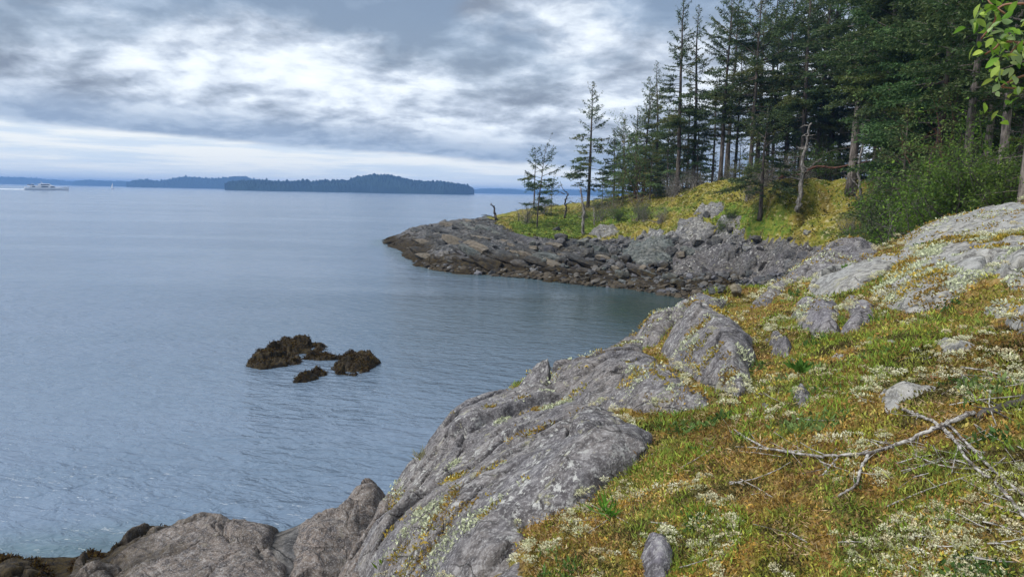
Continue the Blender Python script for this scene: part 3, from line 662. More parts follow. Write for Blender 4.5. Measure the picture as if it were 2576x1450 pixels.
def rock_label(what, px, py, size):
    sz = 'small' if size < .8 else ('large' if size > 1.5 else 'mid-sized')
    lft = ('at the very tip of the point' if px < 1080 else 'on the outer bare end of the point' if px < 1200 else 'below the leafless arm-like snag' if px < 1300 else 'below the scraggly firs' if px < 1420 else
           'below the pale bare pole' if px < 1540 else 'below the juniper-like shrub' if px < 1680 else 'left of the lichened cliff' if px < 1780 else 'under the small front fir' if px < 1930 else 'at the dark right end of the cliff')
    up = 'near the moss edge' if py < 600+max(0, px-1700)*.08 else ('at the waterline' if py > 672+max(0, px-1300)*.13 else 'halfway up the rocks')
    return '%s %s %s, %s' % (sz, what, lft, up)
tipP = [(990,605),(1050,580),(1230,552),(1310,600),(1500,640),(1640,690),(1560,712),(1340,690),(1100,670),(1030,640)]
midP = [(1300,600),(1500,606),(1700,600),(1760,650),(1720,700),(1880,755),(1740,745),(1560,716),(1340,692),(1250,650)]
cliffP = [(1690,605),(1800,590),(1950,612),(2080,625),(2110,660),(2040,690),(1880,692),(1730,684)]
def sample(poly, n, mind):
    poly = np.array(poly); lo, hi = poly.min(0), poly.max(0); out = []; k = 0
    while len(out) < n and k < n*60:
        k += 1; p = (random.uniform(lo[0], hi[0]), random.uniform(lo[1], hi[1]))
        if not inpoly(np.array([p[0]]), np.array([p[1]]), poly)[0]: continue
        if any((p[0]-q[0])**2+4*(p[1]-q[1])**2 < mind*mind for q in out): continue
        out.append(p)
    return out
mats = ['rock_shore', 'rock_shore', 'rock_green', 'rock_dark_far', 'rock_shore', 'rock_brown']
for j, (px, py) in enumerate(sample(tipP, 110, 16)):          # dipping strata of the point
    p = hit(px, py, 0, Hd)
    if p is None or p[2] > 5: continue
    r = np.hypot(p[0], p[1]); size = random.choice([22, 28, 34, 44, 56, 72, 90])*random.uniform(.85, 1.15)*r/F*.62
    put_rock('slab', j % 12, random.choice(mats), p+[0, 0, .10+size*(.07 if py > 603 else -.04)], size*(1 if py > 600 else .7), (R(random.uniform(-12, 12)), R(random.uniform(6, 19)), R(random.uniform(-44, -30))),
             rock_label('tilted slab', px, py, size), 'tilted slabs on the rocky point')
for j, (px, py) in enumerate(sample(midP, 105, 13)):
    p = hit(px, py, 0, Hd)
    if p is None: continue
    r = np.hypot(p[0], p[1]); size = random.choice([12, 16, 22, 30, 46])*random.uniform(.85, 1.15)*r/F*.7
    put_rock('block', j % 14, random.choice(mats+['rock_green']), p+[0, 0, .08+size*.14], size, (R(random.uniform(-25, 25)), R(random.uniform(-25, 25)), random.uniform(0, 6.3)),
             rock_label('broken boulder', px, py, size), 'boulders in the rubble of the point')
for j, (px, py) in enumerate(sample(cliffP, 30, 26)):
    p = hit(px, py, 0, Hd)
    if p is None: continue
    r = np.hypot(p[0], p[1]); size = random.choice([18, 26, 36, 50, 60])*random.uniform(.85, 1.15)*r/F*.62
    q = p*1.0; q[:2] *= 1+.006
    put_rock('block', j % 14, random.choice(['rock_cliff', 'rock_dark_far', 'rock_cliff']), q, size, (R(random.uniform(-20, 20)), R(random.uniform(-20, 20)), random.uniform(0, 6.3)),
             rock_label('jointed cliff block', px, py, size), 'blocks of the cove cliff', name='cliff_rock')
# a few lichened rocks in the moss
for j, (px, py, s_) in enumerate([(1400,578,30),(1740,590,46),(1700,606,40),(1790,575,40),(1840,580,34),(1765,545,26),(1660,560,24),(1880,622,40),(1990,600,20),(1560,545,20),(1480,600,22),(1610,600,36),(1330,602,26),(1720,560,44),(1800,610,60),(1845,605,50),(1780,540,30),(1690,590,36),(1905,600,40),(1640,585,30),(1760,615,50),(2030,585,24)]):
    p = hit(px, py, 0, Hd); r = np.hypot(p[0], p[1])
    put_rock('block', (j+3) % 14, 'rock_slab_far' if j % 2 else 'rock_shore', p, s_*r/F*.7, (R(random.uniform(-25, 25)), R(random.uniform(-25, 25)), random.uniform(0, 6.3)), 'lichen-spotted grey rock bulging out of the yellow moss on the point', 'rocks in the moss of the point')
# cobbles: the beach and the gaps between boulders
def cobbles():
    lib = [hull_rock(900+i, 1, 10, .03, (.6, .5, .3)) for i in range(8)]
    Vs, Fs, Cs, n = [], [], [], 0
    beach = [(1690,690),(2070,690),(2090,712),(1900,770),(1850,790),(1700,748),(1560,722),(1400,700),(1300,690),(1400,650),(1500,600),(1700,640)]
    rim = [(1040,655),(1090,668),(1340,690),(1560,712),(1730,742),(1730,756),(1560,728),(1340,704),(1090,682)]
    pts = [(p, 0) for p in sample(beach, 1500, 2.5)]+[(p, 1) for p in sample(rim, 500, 2)]
    for p_, kd in pts:
        p = hit(p_[0], p_[1], 0, H0)
        if p is None or p[2] > 3.5 : continue
        p[2] = Hd(p[0:1], p[1:2])[0]
        V, Fc = lib[random.randrange(8)]; s = random.choice([.18, .22, .28, .35, .5, .7])*random.uniform(.8, 1.3)
        E = np.array(Euler((random.uniform(-.5, .5), random.uniform(-.5, .5), random.uniform(0, 6.3))).to_matrix())
        Vs.append(V @ E.T*s+p+[0, 0, s*.1]); Fs.append(Fc+n); n += len(V)
        g = random.uniform(.045, .19); b = random.choice([(1, 1, 1), (.95, 1.02, 1.0), (1.1, 1, .85), (.95, .95, 1.05)])
        if p[2] < .35 and random.random() < .75: g, b = random.uniform(.03, .07), (1.3, 1, .6)
        Cs.append(np.tile(np.array(b)*g, (len(V), 1)))
    m, T = material('cobble_stone'); a = T.node('ShaderNodeAttribute', attribute_name='Col').outputs['Color']
    nn = T.noise(T.node('ShaderNodeNewGeometry').outputs['Position'], 9, 4, .7)
    principled(T, Base_Color=T.mix(T.smooth(nn, .35, .6), a, T.mix(1.0, a, (.55, .55, .57), 'MULTIPLY')), Roughness=.85, Normal=bump(T, nn, .5, .05))
    tag(mesh('beach_cobbles', np.concatenate(Vs), np.concatenate(Fs), m, col=np.concatenate(Cs), smooth=False), 'broken grey stones and rubble covering the cove beach', 'cobbles', kind='stuff')
cobbles()

# seaweed fronds on the tidal rocks
def seaweed():
    Cs, Ds, Ns, L, W, Co = [], [], [], [], [], []
    for o in [ob for ob in bpy.data.objects if ob.name.startswith('reef_rock') or (ob.name.startswith('shore_rock') and ob.data.name.startswith('shore_rock'))]:
        me = o.data; n = len(me.vertices); co = np.empty(n*3, np.float32); me.vertices.foreach_get('co', co); no = np.empty(n*3, np.float32); me.vertices.foreach_get('normal', no)
        co = co.reshape(-1, 3)+np.array(o.location); no = no.reshape(-1, 3)
        reef = o.name.startswith('reef')
        lim = 2 if reef else .55+.9*fbm(co[:, :2]/.9, 4, 77)
        k = np.nonzero((co[:, 2] > -.02) & (co[:, 2] < lim) & (fbm(co[:, :2]/.5, 3, 5) > (-.12 if reef else -.05)) | ((not reef) & (np.hypot(co[:, 0], co[:, 1])+.6*fbm(co[:, :2]/.5, 3, 6) > np.percentile(np.hypot(co[:, 0], co[:, 1]), 80))))[0]
        k = k[rng.integers(0, len(k), min(len(k)*2, 2600 if reef else 30000))] if len(k) else k
        m = len(k); Cs.append(co[k]+rng.normal(0, .02, (m, 3))); d = rnd_unit(m)*.8+no[k]*.5-np.array([0, 0, .15]); Ds.append(d); Ns.append(rnd_unit(m))
        L.append(rng.uniform(.03, .085, m)*(1.3 if reef else 1)); W.append(rng.uniform(.018, .04, m))
        b = rng.uniform(.5, 1.4, (m, 1)); Co.append(np.where(rng.random((m, 1)) < .3, np.array([[.12, .075, .018]]), np.array([[.045, .024, .010]]))*b)
    V, Fc, c_ = cards(np.concatenate(Cs), np.concatenate(Ds), np.concatenate(Ns), np.concatenate(L), np.concatenate(W), np.concatenate(Co))
    tag(mesh('seaweed', V, Fc, M['tuft'], col=c_, smooth=False), 'brown rockweed clinging to the reef and tidal rocks', 'seaweed', kind='stuff')
seaweed()
# ------------------------------------------------------------------ trees
def crossn(a, b): return np.cross(a, b)
def conifer(seed, H, cb=.25, bl=3.2, dens=1.0, shape='cone', cs=1.0, gap=.18, r0=None, green=(.050, .082, .038), tip=(.12, .15, .06), droop=.25, dead=0, fork=False, lean=(0, 0)):
    rg = np.random.default_rng(seed); mb = MB(); r0 = r0 or H*.0125
    t = np.linspace(0, 1, 14); sway = np.cumsum(rg.normal(0, .006*H, (14, 2)), 0)*np.linspace(0, 1, 14)[:, None]*.6
    tp = np.c_[sway[:, 0]+lean[0]*t*t, sway[:, 1]+lean[1]*t*t, t*H]; rad = r0*(1-t)**.8*.97+.012*H/20; rad[0] *= 1.35
    mb.tube(tp, rad, 8, .15, seed)
    def trunk(s): return np.array([np.interp(s, t, tp[:, k]) for k in range(3)])
    axes = [(trunk, cb, 1.0, H)]
    if fork:
        s0 = .62; b0 = trunk(s0); dv = np.array([1.8, .3, 0])
        fp = np.array([b0+dv*(u**.7)*1.0+np.array([0, 0, u*H*.33]) for u in np.linspace(0, 1, 7)]); mb.tube(fp, np.linspace(rad[8]*.8, .02, 7), 6)
        axes.append((lambda s, fp=fp: np.array([np.interp(s, np.linspace(0, 1, 7), fp[:, k]) for k in range(3)]), .05, .55, H*.33))
    C, D, N, Ls, Ws, Co = [], [], [], [], [], []
    for fn, c0, lf, hh in axes:
        nb = int(hh*(1-c0)*5.2*dens)
        for i in range(nb):
            s = c0+(1-c0)*((i+rg.random())/nb); az_ = rg.random()*6.283
            g = float(pn(np.array([[math.cos(az_)*1.1+seed, math.sin(az_)*1.1, s*H*.55]]), seed)[0])
            if g > gap+.22 and s < .95: continue
            q = (1-s)/(1-c0)
            L = 1.45*bl*lf*{'cone': q**.75, 'round': min(1, q*2.2)**.8, 'flat': min(1, q*4)**.6*(.55+.45*(1-q)), 'col': min(1, q*1.6)**.7}[shape]*rg.uniform(.55, 1.12)*(1+.35*max(0, -g))
            L *= min(1, .35+(1-q)*4) if c0 > .05 else 1
            L = max(L, .25); e = math.radians(rg.normal(-6+50*(s-c0)/(1-c0)*(s > .6)+8, 9))
            dr = np.array([math.cos(az_), math.sin(az_), 0]); u = np.linspace(0, 1, 5)
            zz = L*(math.tan(e)*u-droop*u**2+.18*u**3)
            bp = fn(s)+dr*(u*L)[:, None]+np.c_[0*u, 0*u, zz]+np.c_[rg.normal(0, .03*L, (5, 2))*u[:, None], 0*u]
            mb.tube(bp, np.linspace(.012+.011*L, .006, 5), 3, cap=False)
            n = max(4, int(L*.85/(.085*cs))); us = rg.uniform(.12 if L < 1.2 else .25, 1, n)*1.0
            base = np.stack([np.interp(us, u, bp[:, k]) for k in range(3)], 1)
            side = np.where(rg.random(n) < .5, 1, -1)*np.radians(rg.uniform(25, 75, n))
            tl = np.clip((.14+.5*(1-us))*L*.62*rg.uniform(.5, 1.2, n), .16, 1.5)
            cz, sz = np.cos(side), np.sin(side); td = np.c_[dr[0]*cz-dr[1]*sz, dr[0]*sz+dr[1]*cz, rg.normal(-.12, .18, n)]
            m = np.maximum(2, (tl/(.085*cs)).astype(int)); k = np.repeat(np.arange(n), m); w = np.concatenate([np.arange(a)/a for a in m])
            c_ = base[k]+td[k]*(w*tl[k])[:, None]+rg.normal(0, .035, (len(k), 3)); d_ = td[k]+rg.normal(0, .5, (len(k), 3))
            C.append(c_); D.append(d_); N.append(np.c_[rg.normal(0, .6, (len(k), 2)), np.ones(len(k))])
            Ls.append(rg.uniform(.16, .36, len(k))*cs); Ws.append(rg.uniform(.08, .16, len(k))*cs)
            hue = rg.random(); gcol = np.array(green)*rg.uniform(.65, 1.35)
            if hue < .15: gcol = gcol*np.array([1.8, 1.15, .9])
            f = (w*rg.random(len(k)))[:, None]; Co.append(gcol*(1-f)+np.array(tip)*f)
    for i in range(dead):
        s = rg.uniform(.06, max(cb, .35)); az_ = rg.random()*6.283; L = rg.uniform(.3, 1)*bl*.75; u = np.linspace(0, 1, 5); dr = np.array([math.cos(az_), math.sin(az_), 0])
        bp = trunk(s)+dr*(u*L)[:, None]+np.c_[0*u, 0*u, L*(-.15*u+rg.uniform(-.25, .1)*u*u)]+rg.normal(0, .05*L, (5, 3))*u[:, None]; mb.tube(bp, np.linspace(.03, .006, 5), 3, cap=False)
        for j in range(4):
            w = rg.uniform(.4, .95); b0 = np.array([np.interp(w, u, bp[:, k]) for k in range(3)]); mb.tube([b0, b0+rg.normal(0, .25, 3)*L, b0+rg.normal(0, .3, 3)*L], [.012, .008, .004], 3, cap=False)
    return mb.data(), cards(np.concatenate(C), np.concatenate(D), np.concatenate(N), np.concatenate(Ls), np.concatenate(Ws), np.concatenate(Co))
LIB = {}
def lib(name, bark='bark', **kw):
    (V, Fc), (LV, LF, LC) = conifer(**kw)
    LIB[name] = (mesh('trunk', V, Fc, M[bark], link=False), mesh('crown', LV, LF, M['needles'], col=LC, link=False, smooth=False), kw['H'])
lib('fir_a', seed=11, H=27, cb=.24, bl=4.0, gap=.10, dead=10); lib('fir_b', seed=12, H=27, cb=.20, bl=4.4, gap=.05, shape='col', dens=.9, dead=14, cs=1.05)
lib('fir_c', seed=13, H=27, cb=.18, bl=3.6, gap=.22, dead=8); lib('fir_d', seed=14, H=27, cb=.26, bl=4.6, gap=.02, shape='round', dens=.85, dead=16, cs=1.05)
lib('thin_a', seed=15, H=26, cb=.34, bl=3.0, gap=.02, shape='round', dens=.8, dead=12); lib('fork', seed=16, H=27, cb=.28, bl=3.2, gap=.0, shape='round', dens=.75, dead=10, fork=True)
lib('mid_a', seed=17, H=14, cb=.06, bl=3.0, gap=.22, dead=6, green=(.055, .095, .045), tip=(.12, .17, .07)); lib('mid_b', seed=18, H=14, cb=.10, bl=2.6, gap=.12, dead=8, shape='col', green=(.058, .090, .040), tip=(.12, .15, .06))
lib('young', seed=19, H=8, cb=.05, bl=1.9, gap=.25, dead=0, dens=1.2, cs=.8, green=(.035, .07, .03), tip=(.09, .13, .05))
lib('lone', seed=23, H=18, cb=.13, bl=3.3, gap=.14, dead=5, dens=1.05, r0=.26)
lib('scrag_a', seed=24, H=13, cb=.16, bl=2.9, gap=-.05, dens=.9, shape='col', lean=(1.2, 0), r0=.13, droop=.1, green=(.035, .06, .025), tip=(.09, .12, .04)); lib('scrag_b', seed=25, H=9, cb=.2, bl=2.3, gap=-.12, dens=.9, shape='col', r0=.12, dead=7)
lib('scrag_c', seed=27, H=5, cb=.35, bl=1.4, gap=.1, dens=1.2, shape='round', r0=.07, cs=.8)
lib('front', seed=26, H=13, cb=.22, bl=3.4, gap=.16, dead=16, shape='col', r0=.26, green=(.034, .058, .028))
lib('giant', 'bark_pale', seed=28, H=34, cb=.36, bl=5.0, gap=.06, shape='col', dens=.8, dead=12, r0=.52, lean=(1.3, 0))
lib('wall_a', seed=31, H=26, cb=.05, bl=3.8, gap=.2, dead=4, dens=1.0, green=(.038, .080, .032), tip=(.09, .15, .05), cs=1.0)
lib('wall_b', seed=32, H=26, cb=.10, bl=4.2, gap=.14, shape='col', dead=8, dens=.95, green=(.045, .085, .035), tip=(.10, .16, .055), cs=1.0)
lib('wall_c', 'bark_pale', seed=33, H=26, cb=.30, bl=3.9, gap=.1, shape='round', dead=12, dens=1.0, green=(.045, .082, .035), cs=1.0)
def tree(kind, p, H, label, cat='fir tree', group=None, name='conifer_tree', wide=1.0, rz=None):
    tr, cr, h0 = LIB[kind]; s = H/h0
    e = empty(name, p-[0, 0, .25], label, cat, group, random.uniform(0, 6.28) if rz is None else rz, (s*wide, s*wide, s))
    link_mesh('trunk', tr, e); link_mesh('crown', cr, e); return e
def ground_at(px, r): p = azr(px, r, 0); p[2] = Hd(p[0:1], p[1:2])[0]; return p
def tree_px(kind, px, py, top, label, **kw):        # base seen at a pixel
    p = hit(px, py, 0, Hd); r = np.hypot(p[0], p[1]); tree(kind, p, at(px, top, r)[2]-p[2], label, **kw)
def tree_r(kind, px, r, top, label, **kw):
    p = ground_at(px, r); tree(kind, p, at(px, top, r)[2]-p[2], label, **kw)
random.seed(9)
tree_px('lone', 1479, 523, 203, 'lone pointed fir standing apart against the sky on the point', rz=.6)
tree_px('scrag_a', 1351, 573, 358, 'scraggly thin fir with leaning stem, open branches and a bent leafy top', rz=0)
tree_px('scrag_b', 1343, 524, 371, 'thin half-dead fir with a bare spike top beside the leaning one', rz=1)
tree_px('scrag_c', 1386, 543, 455, 'small bushy-topped fir to the right of the two scraggly ones', rz=2)
tree_px('front', 1912, 547, 262, 'small dark fir growing in front of the moss mound with bare lower twigs', rz=3)
tree_px('giant', 2140, 480, -330, 'tallest thick pale-barked fir with a long bare trunk on the moss mound', rz=0)
for k, (kd, px, r, top, lb) in enumerate([
 ('young', 1512, 92, 430, 'low bushy conifer at the left end of the wood'), ('mid_b', 1540, 95, 320, 'slim mid-height conifer behind the lone fir'), ('mid_a', 1563, 90, 298, 'second slim conifer at the thin left end of the wood'),
 ('mid_a', 1592, 88, 262, 'bushy conifer stepping up the left edge of the wood'), ('fir_c', 1612, 90, 215, 'ragged fir on the rising left edge of the wood'), ('fir_c', 1645, 86, 150, 'pointed ragged fir just left of the tall dark front fir'),
 ('mid_b', 1630, 82, 350, 'dark low fir filling the left edge of the wood'), ('mid_a', 1672, 82, 260, 'dense low fir at the foot of the tall dark front fir'),
 ('fir_a', 1697, 79, -22, 'tall dark fir with a broad tiered crown leading the wood'), ('fir_c', 1737, 82, 15, 'tall fir close behind the leading dark fir'), ('mid_a', 1745, 80, 250, 'bushy fir right of the leading dark fir'),
 ('thin_a', 1783, 80, 175, 'slender bare-stemmed fir with sky on both sides'), ('fork', 1803, 76, -18, 'tall thin fir whose top forks into two'), ('thin_a', 1838, 84, 120, 'thin bare-stemmed fir right of the forked one'),
 ('fir_d', 1877, 75, -40, 'tall fir with flat tiered branches and open stem'), ('thin_a', 1893, 84, 10, 'tall fir close beside the flat-tiered one'), ('thin_a', 1930, 78, 90, 'slender fir above the small front fir'),
 ('fir_b', 1962, 80, -30, 'tall fir with drooping boughs over the moss mound'), ('fir_a', 2003, 72, -110, 'tall dense fir left of the leaning snag'), ('fir_d', 2040, 76, -40, 'tall open fir behind the leaning snag'),
 ('fir_c', 2075, 78, -120, 'tall fir with a dark full crown left of the pale giant'), ('mid_b', 2090, 82, 260, 'dark understorey fir left of the pale giant'), ('mid_a', 1985, 74, 300, 'low dark fir behind the moss mound'), ('mid_b', 2050, 72, 330, 'low drooping fir right behind the leaning snag'),
 ('mid_a', 1850, 84, 330, 'low fir in the gap behind the small front fir'), ('mid_b', 1790, 88, 380, 'low fir seen between bare stems'), ('fir_d', 2185, 76, -160, 'tall dark fir just right of the pale giant'),
 ('wall_c', 2245, 62, -300, 'tall fir with bare stem at the start of the dark wall of forest'), ('wall_b', 2290, 50, -320, 'dark drooping fir in the wall of forest above the bushes'), ('wall_a', 2215, 78, -60, 'dense fir filling the gap right of the pale giant'),
 ('wall_c', 2412, 36, -420, 'fir with a mossy bare trunk above the bright bushes'), ('wall_c', 2500, 33, -500, 'fir with a yellow-green mossy trunk near the right edge'), ('wall_c', 2562, 25, -600, 'dark thick fir trunk at the right edge of the view'),
 ('wall_b', 2340, 44, -300, 'dark fir with long drooping boughs over the bushes'), ('wall_c', 2368, 48, -300, 'slender straight fir stem among the dark wall'), ('wall_c', 2460, 42, -300, 'slender fir stem behind the mossy trunk')]):
    tree_r(kd, px, r, top, lb)
FILL = [('left', 1560, 1760, 90, 104, 13, (180, 400), 'mid_a mid_b young'.split(), 'small conifer in the thin back rank of the wood where sky shows through', 'back rank of the thin wood'),
        ('mid', 1760, 2120, 90, 108, 6, (-60, 200), 'fir_b fir_c thin_a fir_d'.split(), 'tall fir in the back rank of the wood behind the moss mound', 'back rank behind the moss mound'),
        ('mid', 1880, 2160, 82, 98, 18, (270, 400), 'mid_a mid_b'.split(), 'low fir in the shade behind the moss mound', 'understorey behind the moss mound'),
        ('right', 2190, 2640, 50, 100, 44, (-380, -60), 'wall_a wall_b wall_c fir_b'.split(), ['tall fir deep in the forest wall behind the bushes', 'drooping dark fir filling the top of the forest wall', 'bare-stemmed fir packed in the shade of the forest wall'], 'firs of the dark forest wall'),
        ('right', 2200, 2700, 36, 70, 14, (100, 300), 'mid_a mid_b'.split(), 'shaded low conifer under the forest wall', 'understorey of the dark forest wall')]
for _, a, b, r1, r2, n, tops, kinds, lb, gp in FILL:
    for i in range(n):
        L_ = lb if isinstance(lb, str) else lb[i % 3]
        tree_r(random.choice(kinds), a+(b-a)*(i+random.random())/n, random.uniform(r1, r2), random.uniform(*tops), L_, group=gp, wide=random.uniform(.9, 1.15))

# broad-leaved shrubs
def shrub(seed, H, Wd, nst, leaves, ls, c1, c2, bare=.0):
    rg = np.random.default_rng(seed); mb = MB(); tips = []
    for i in range(nst):
        a = rg.random()*6.283; ln = rg.uniform(.6, 1)*H; out = rg.uniform(.1, 1)*Wd/2; p = np.array([rg.normal(0, .1*Wd), rg.normal(0, .1*Wd), 0]); pts = [p]
        for k in range(5): p = p+np.array([math.cos(a)*out/5, math.sin(a)*out/5, ln/5])+rg.normal(0, .05*H, 3); pts.append(p)
        mb.tube(pts, np.linspace(.018*H**.5, .006, 6), 4, cap=False)
        for k in range(2, 6):
            for j in range(4):
                q = pts[k]+rg.normal(0, .16*H, 3)*[1, 1, .8]; q[2] = max(q[2], .1); mb.tube([pts[k], (pts[k]+q)/2+rg.normal(0, .03, 3), q], [.009, .006, .003], 3, cap=False); tips.append((pts[k], q))
    tips = np.array(tips); k = rg.integers(0, len(tips), leaves); w = rg.uniform(.3, 1.1, (leaves, 1))
    C = tips[k, 0]*(1-w)+tips[k, 1]*w+rg.normal(0, .05*H**.5, (leaves, 3)); b = rg.uniform(.6, 1.35, (leaves, 1)); f = rg.random((leaves, 1))
    col = (np.array(c1)*(1-f)+np.array(c2)*f)*b
    return mb.data(), cards(C, rg.normal(size=(leaves, 3))+[0, 0, .2], np.c_[rg.normal(0, .5, (leaves, 2)), np.ones(leaves)], rg.uniform(.7, 1.3, leaves)*ls, rg.uniform(.4, .65, leaves)*ls, col)
SL = {}
def slib(n, bark, **kw):
    (V, Fc), (LV, LF, LC) = shrub(**kw); SL[n] = (mesh('stems', V, Fc, M[bark], link=False), mesh('foliage', LV, LF, M['leaves'], col=LC, link=False, smooth=False), kw['H'])
slib('green_a', 'dead_dark', seed=1, H=4.5, Wd=4.2, nst=16, leaves=6500, ls=.13, c1=(.07, .15, .025), c2=(.19, .30, .05)); slib('green_b', 'dead_dark', seed=2, H=3, Wd=3.4, nst=14, leaves=4200, ls=.11, c1=(.06, .12, .028), c2=(.15, .23, .05))
slib('olive', 'dead', seed=3, H=3.2, Wd=3.4, nst=22, leaves=2400, ls=.09, c1=(.08, .10, .04), c2=(.17, .19, .08)); slib('twiggy', 'dead', seed=4, H=2.6, Wd=3.2, nst=26, leaves=420, ls=.07, c1=(.09, .08, .05), c2=(.10, .12, .05))
slib('arbutus', 'red_limb', seed=5, H=8, Wd=5, nst=10, leaves=4200, ls=.15, c1=(.08, .15, .045), c2=(.20, .29, .10))
def put_shrub(kind, px, r, H, label, group=None, cat='shrub', name='leafy_shrub', py=None):
    p = hit(px, py, 0, Hd) if py else ground_at(px, r); st, fo, h0 = SL[kind]; s = H/h0
    e = empty(name, p-[0, 0, .1], label, cat, group, random.uniform(0, 6.28), s); link_mesh('stems', st, e); link_mesh('foliage', fo, e); return e
for px, r, H, kd, lb in [(2330, 30, 4.4, 'green_a', 'bright green leafy bush, biggest of those below the forest wall'), (2400, 28, 4.2, 'green_a', 'bright leafy bush right of the biggest one'), (2265, 40, 4.0, 'green_b', 'dull green bush beside the moss mound'), (2235, 47, 3.4, 'olive', 'olive twiggy bush spilling down the cliff end'),
                         (2460, 27, 3.4, 'green_b', 'dark leafy bush under the mossy fir trunk'), (2525, 26, 2.8, 'green_b', 'low leafy bush at the right edge of the wood'), (2290, 33, 2.8, 'olive', 'low olive bush above the pale crest outcrop'), (2190, 52, 2.6, 'olive', 'thin olive shrub on the moss right of the pale giant'),
                         (2370, 36, 6.5, 'arbutus', 'tall loose shrub with pale green leaves rising behind the bushes'), (1545, 86, 5.5, 'arbutus', 'rounded glossy green tree between the lone fir and the wood'), (1600, 84, 8, 'arbutus', 'pale-limbed open arbutus at the left edge of the wood'), (2215, 42, 3.0, 'green_b', 'green bush hanging over the dark end of the cliff')]:
    put_shrub(kd, px, r, H, lb)
for i in range(22):
    put_shrub(random.choice(['twiggy', 'olive', 'green_b']), 1480+i*28+random.uniform(-14, 14), [88, 84, 80, 78, 76][i % 5] if i < 13 else random.uniform(64, 72), random.uniform(1.6, 3.4), (('grey twiggy thicket behind the grassy left end of the moss slope' if i < 8 else 'twiggy thicket at the foot of the tall leading fir' if i < 13 else 'thicket behind the top of the moss mound') if True else ''), 'thickets along the foot of the wood', 'thicket', 'brushwood')
for i in range(14):
    put_shrub(random.choice(['green_b', 'olive', 'green_a']), 2170+i*32+random.uniform(-14, 14), random.uniform(42, 56) if i < 5 else random.uniform(24, 46), random.uniform(1.8, 3.6), ('green undergrowth bush beside the pale giant trunk' if i < 5 else 'green undergrowth bush behind the pale crest outcrop' if i < 10 else 'shaded undergrowth bush near the right edge of the wood'), 'undergrowth bushes of the forest wall', 'bush', 'leafy_shrub')
for px, py, H, kd, lb in [(1665, 560, 1.6, 'twiggy', 'flattened grey juniper-like shrub on the mossy slope'), (1620, 556, 1.5, 'olive', 'low dark green shrub on the mossy slope'), (1325, 563, 2.2, 'twiggy', 'bare twiggy bush at the foot of the scraggly firs'), (1365, 540, 2.4, 'twiggy', 'rounded bare thicket behind the scraggly firs'), (1815, 585, 1.3, 'green_b', 'bright green fern clump hanging on the lichen rock'), (1840, 555, 1.3, 'green_b', 'ivy-like green patch under the moss lip'), (2140, 600, 2.0, 'olive', 'dark sprawling shrub on the lip of the cliff'), (2190, 590, 2.2, 'green_b', 'green shrub at the right end of the mossy lip')]:
    put_shrub(kd, px, 0, H, lb, py=py)

# dead snags: pixel polylines at the distance of their foot
def snag(px, py, lines, rads, label, mat='dead', name='dead_tree', cat='dead tree', twigs=0, seed=0):
    p = hit(px, py, 0, Hd); r = np.hypot(p[0], p[1]); fwd = p/np.hypot(p[0], p[1]); fwd[2] = 0; rg = np.random.default_rng(seed); e = empty(name, p, label, cat); first = True
    for ln, rd in zip(lines, rads):
        dp = np.cumsum(rg.normal(0, .18, len(ln))); dp -= dp[0]; pts = np.array([at(a, b, r)+fwd*d-p for (a, b), d in zip(ln, dp)])
        mb = MB(); n = len(pts)*4; u = np.linspace(0, 1, len(pts)); uu = np.linspace(0, 1, n)
        q = np.stack([np.interp(uu, u, pts[:, k]) for k in range(3)], 1)+rg.normal(0, rd*.35, (n, 3)); mb.tube(q, np.linspace(rd, rd*.3, n), 5, .2, seed)
        for j in range(twigs if first else twigs//3):
            w = rg.uniform(.25, .98); b = np.array([np.interp(w, uu, q[:, k]) for k in range(3)]); L = rg.uniform(.3, 1.3)*(1.2-w*.6); d = rnd_unit(1)[0]*[1, 1, .35]; mid = b+d*L*.5+rg.normal(0, .06, 3)
            mb.tube([b, mid, b+d*L+[0, 0, rg.normal(0, .12)]], [rd*.22, rd*.14, .005], 3, cap=False)
        mb.build('trunk' if first else 'limb', M[mat], e); first = False
snag(1249, 553, [[(1249,553),(1246,540),(1243,530),(1241,520),(1234,511)], [(1249,549),(1238,545),(1225,541),(1209,541)], [(1251,553),(1225,552),(1197,553)]], [.22, .1, .12], 'dark leafless driftwood-like snag with one curved upright arm on the point', 'dead_dark')
snag(1420, 549, [[(1419,549),(1424,530),(1421,505),(1427,492),(1427,483)], [(1427,484),(1418,478),(1408,455)], [(1424,515),(1436,505),(1446,512),(1452,503)], [(1420,488),(1408,482),(1395,492)]], [.16, .07, .06, .06], 'dark crooked dead tree with a hooked top in front of the sea', 'dead_dark', twigs=14, seed=2)
snag(1468, 589, [[(1468,589),(1468,550),(1467,520),(1462,490),(1460,468)]], [.2], 'pale bare pole of a dead tree rooted at the rock edge', twigs=12, seed=3)
snag(1495, 566, [[(1495,566),(1495,540),(1493,520)]], [.09], 'short dead sapling right of the pale pole', twigs=12, seed=4)
snag(1326, 563, [[(1326,563),(1328,535),(1322,512)], [(1328,540),(1338,522),(1342,508)]], [.09, .06], 'small forked leafless sapling in grass at the left end of the slope', 'dead_dark', twigs=12, seed=5)
snag(1303, 556, [[(1304,556),(1306,540),(1298,524)]], [.07], 'tiny hooked dead stem nearest the tip of the point', 'dead_dark', twigs=3, seed=6)
snag(2008, 533, [[(2006,533),(2012,500),(2020,450),(2024,400),(2031,350),(2040,310)], [(2019,455),(1990,445),(1962,450)], [(2022,430),(2048,412),(2070,395)]], [.24, .07, .07], 'pale leaning snag with broken twigs on the moss mound', twigs=34, seed=7)
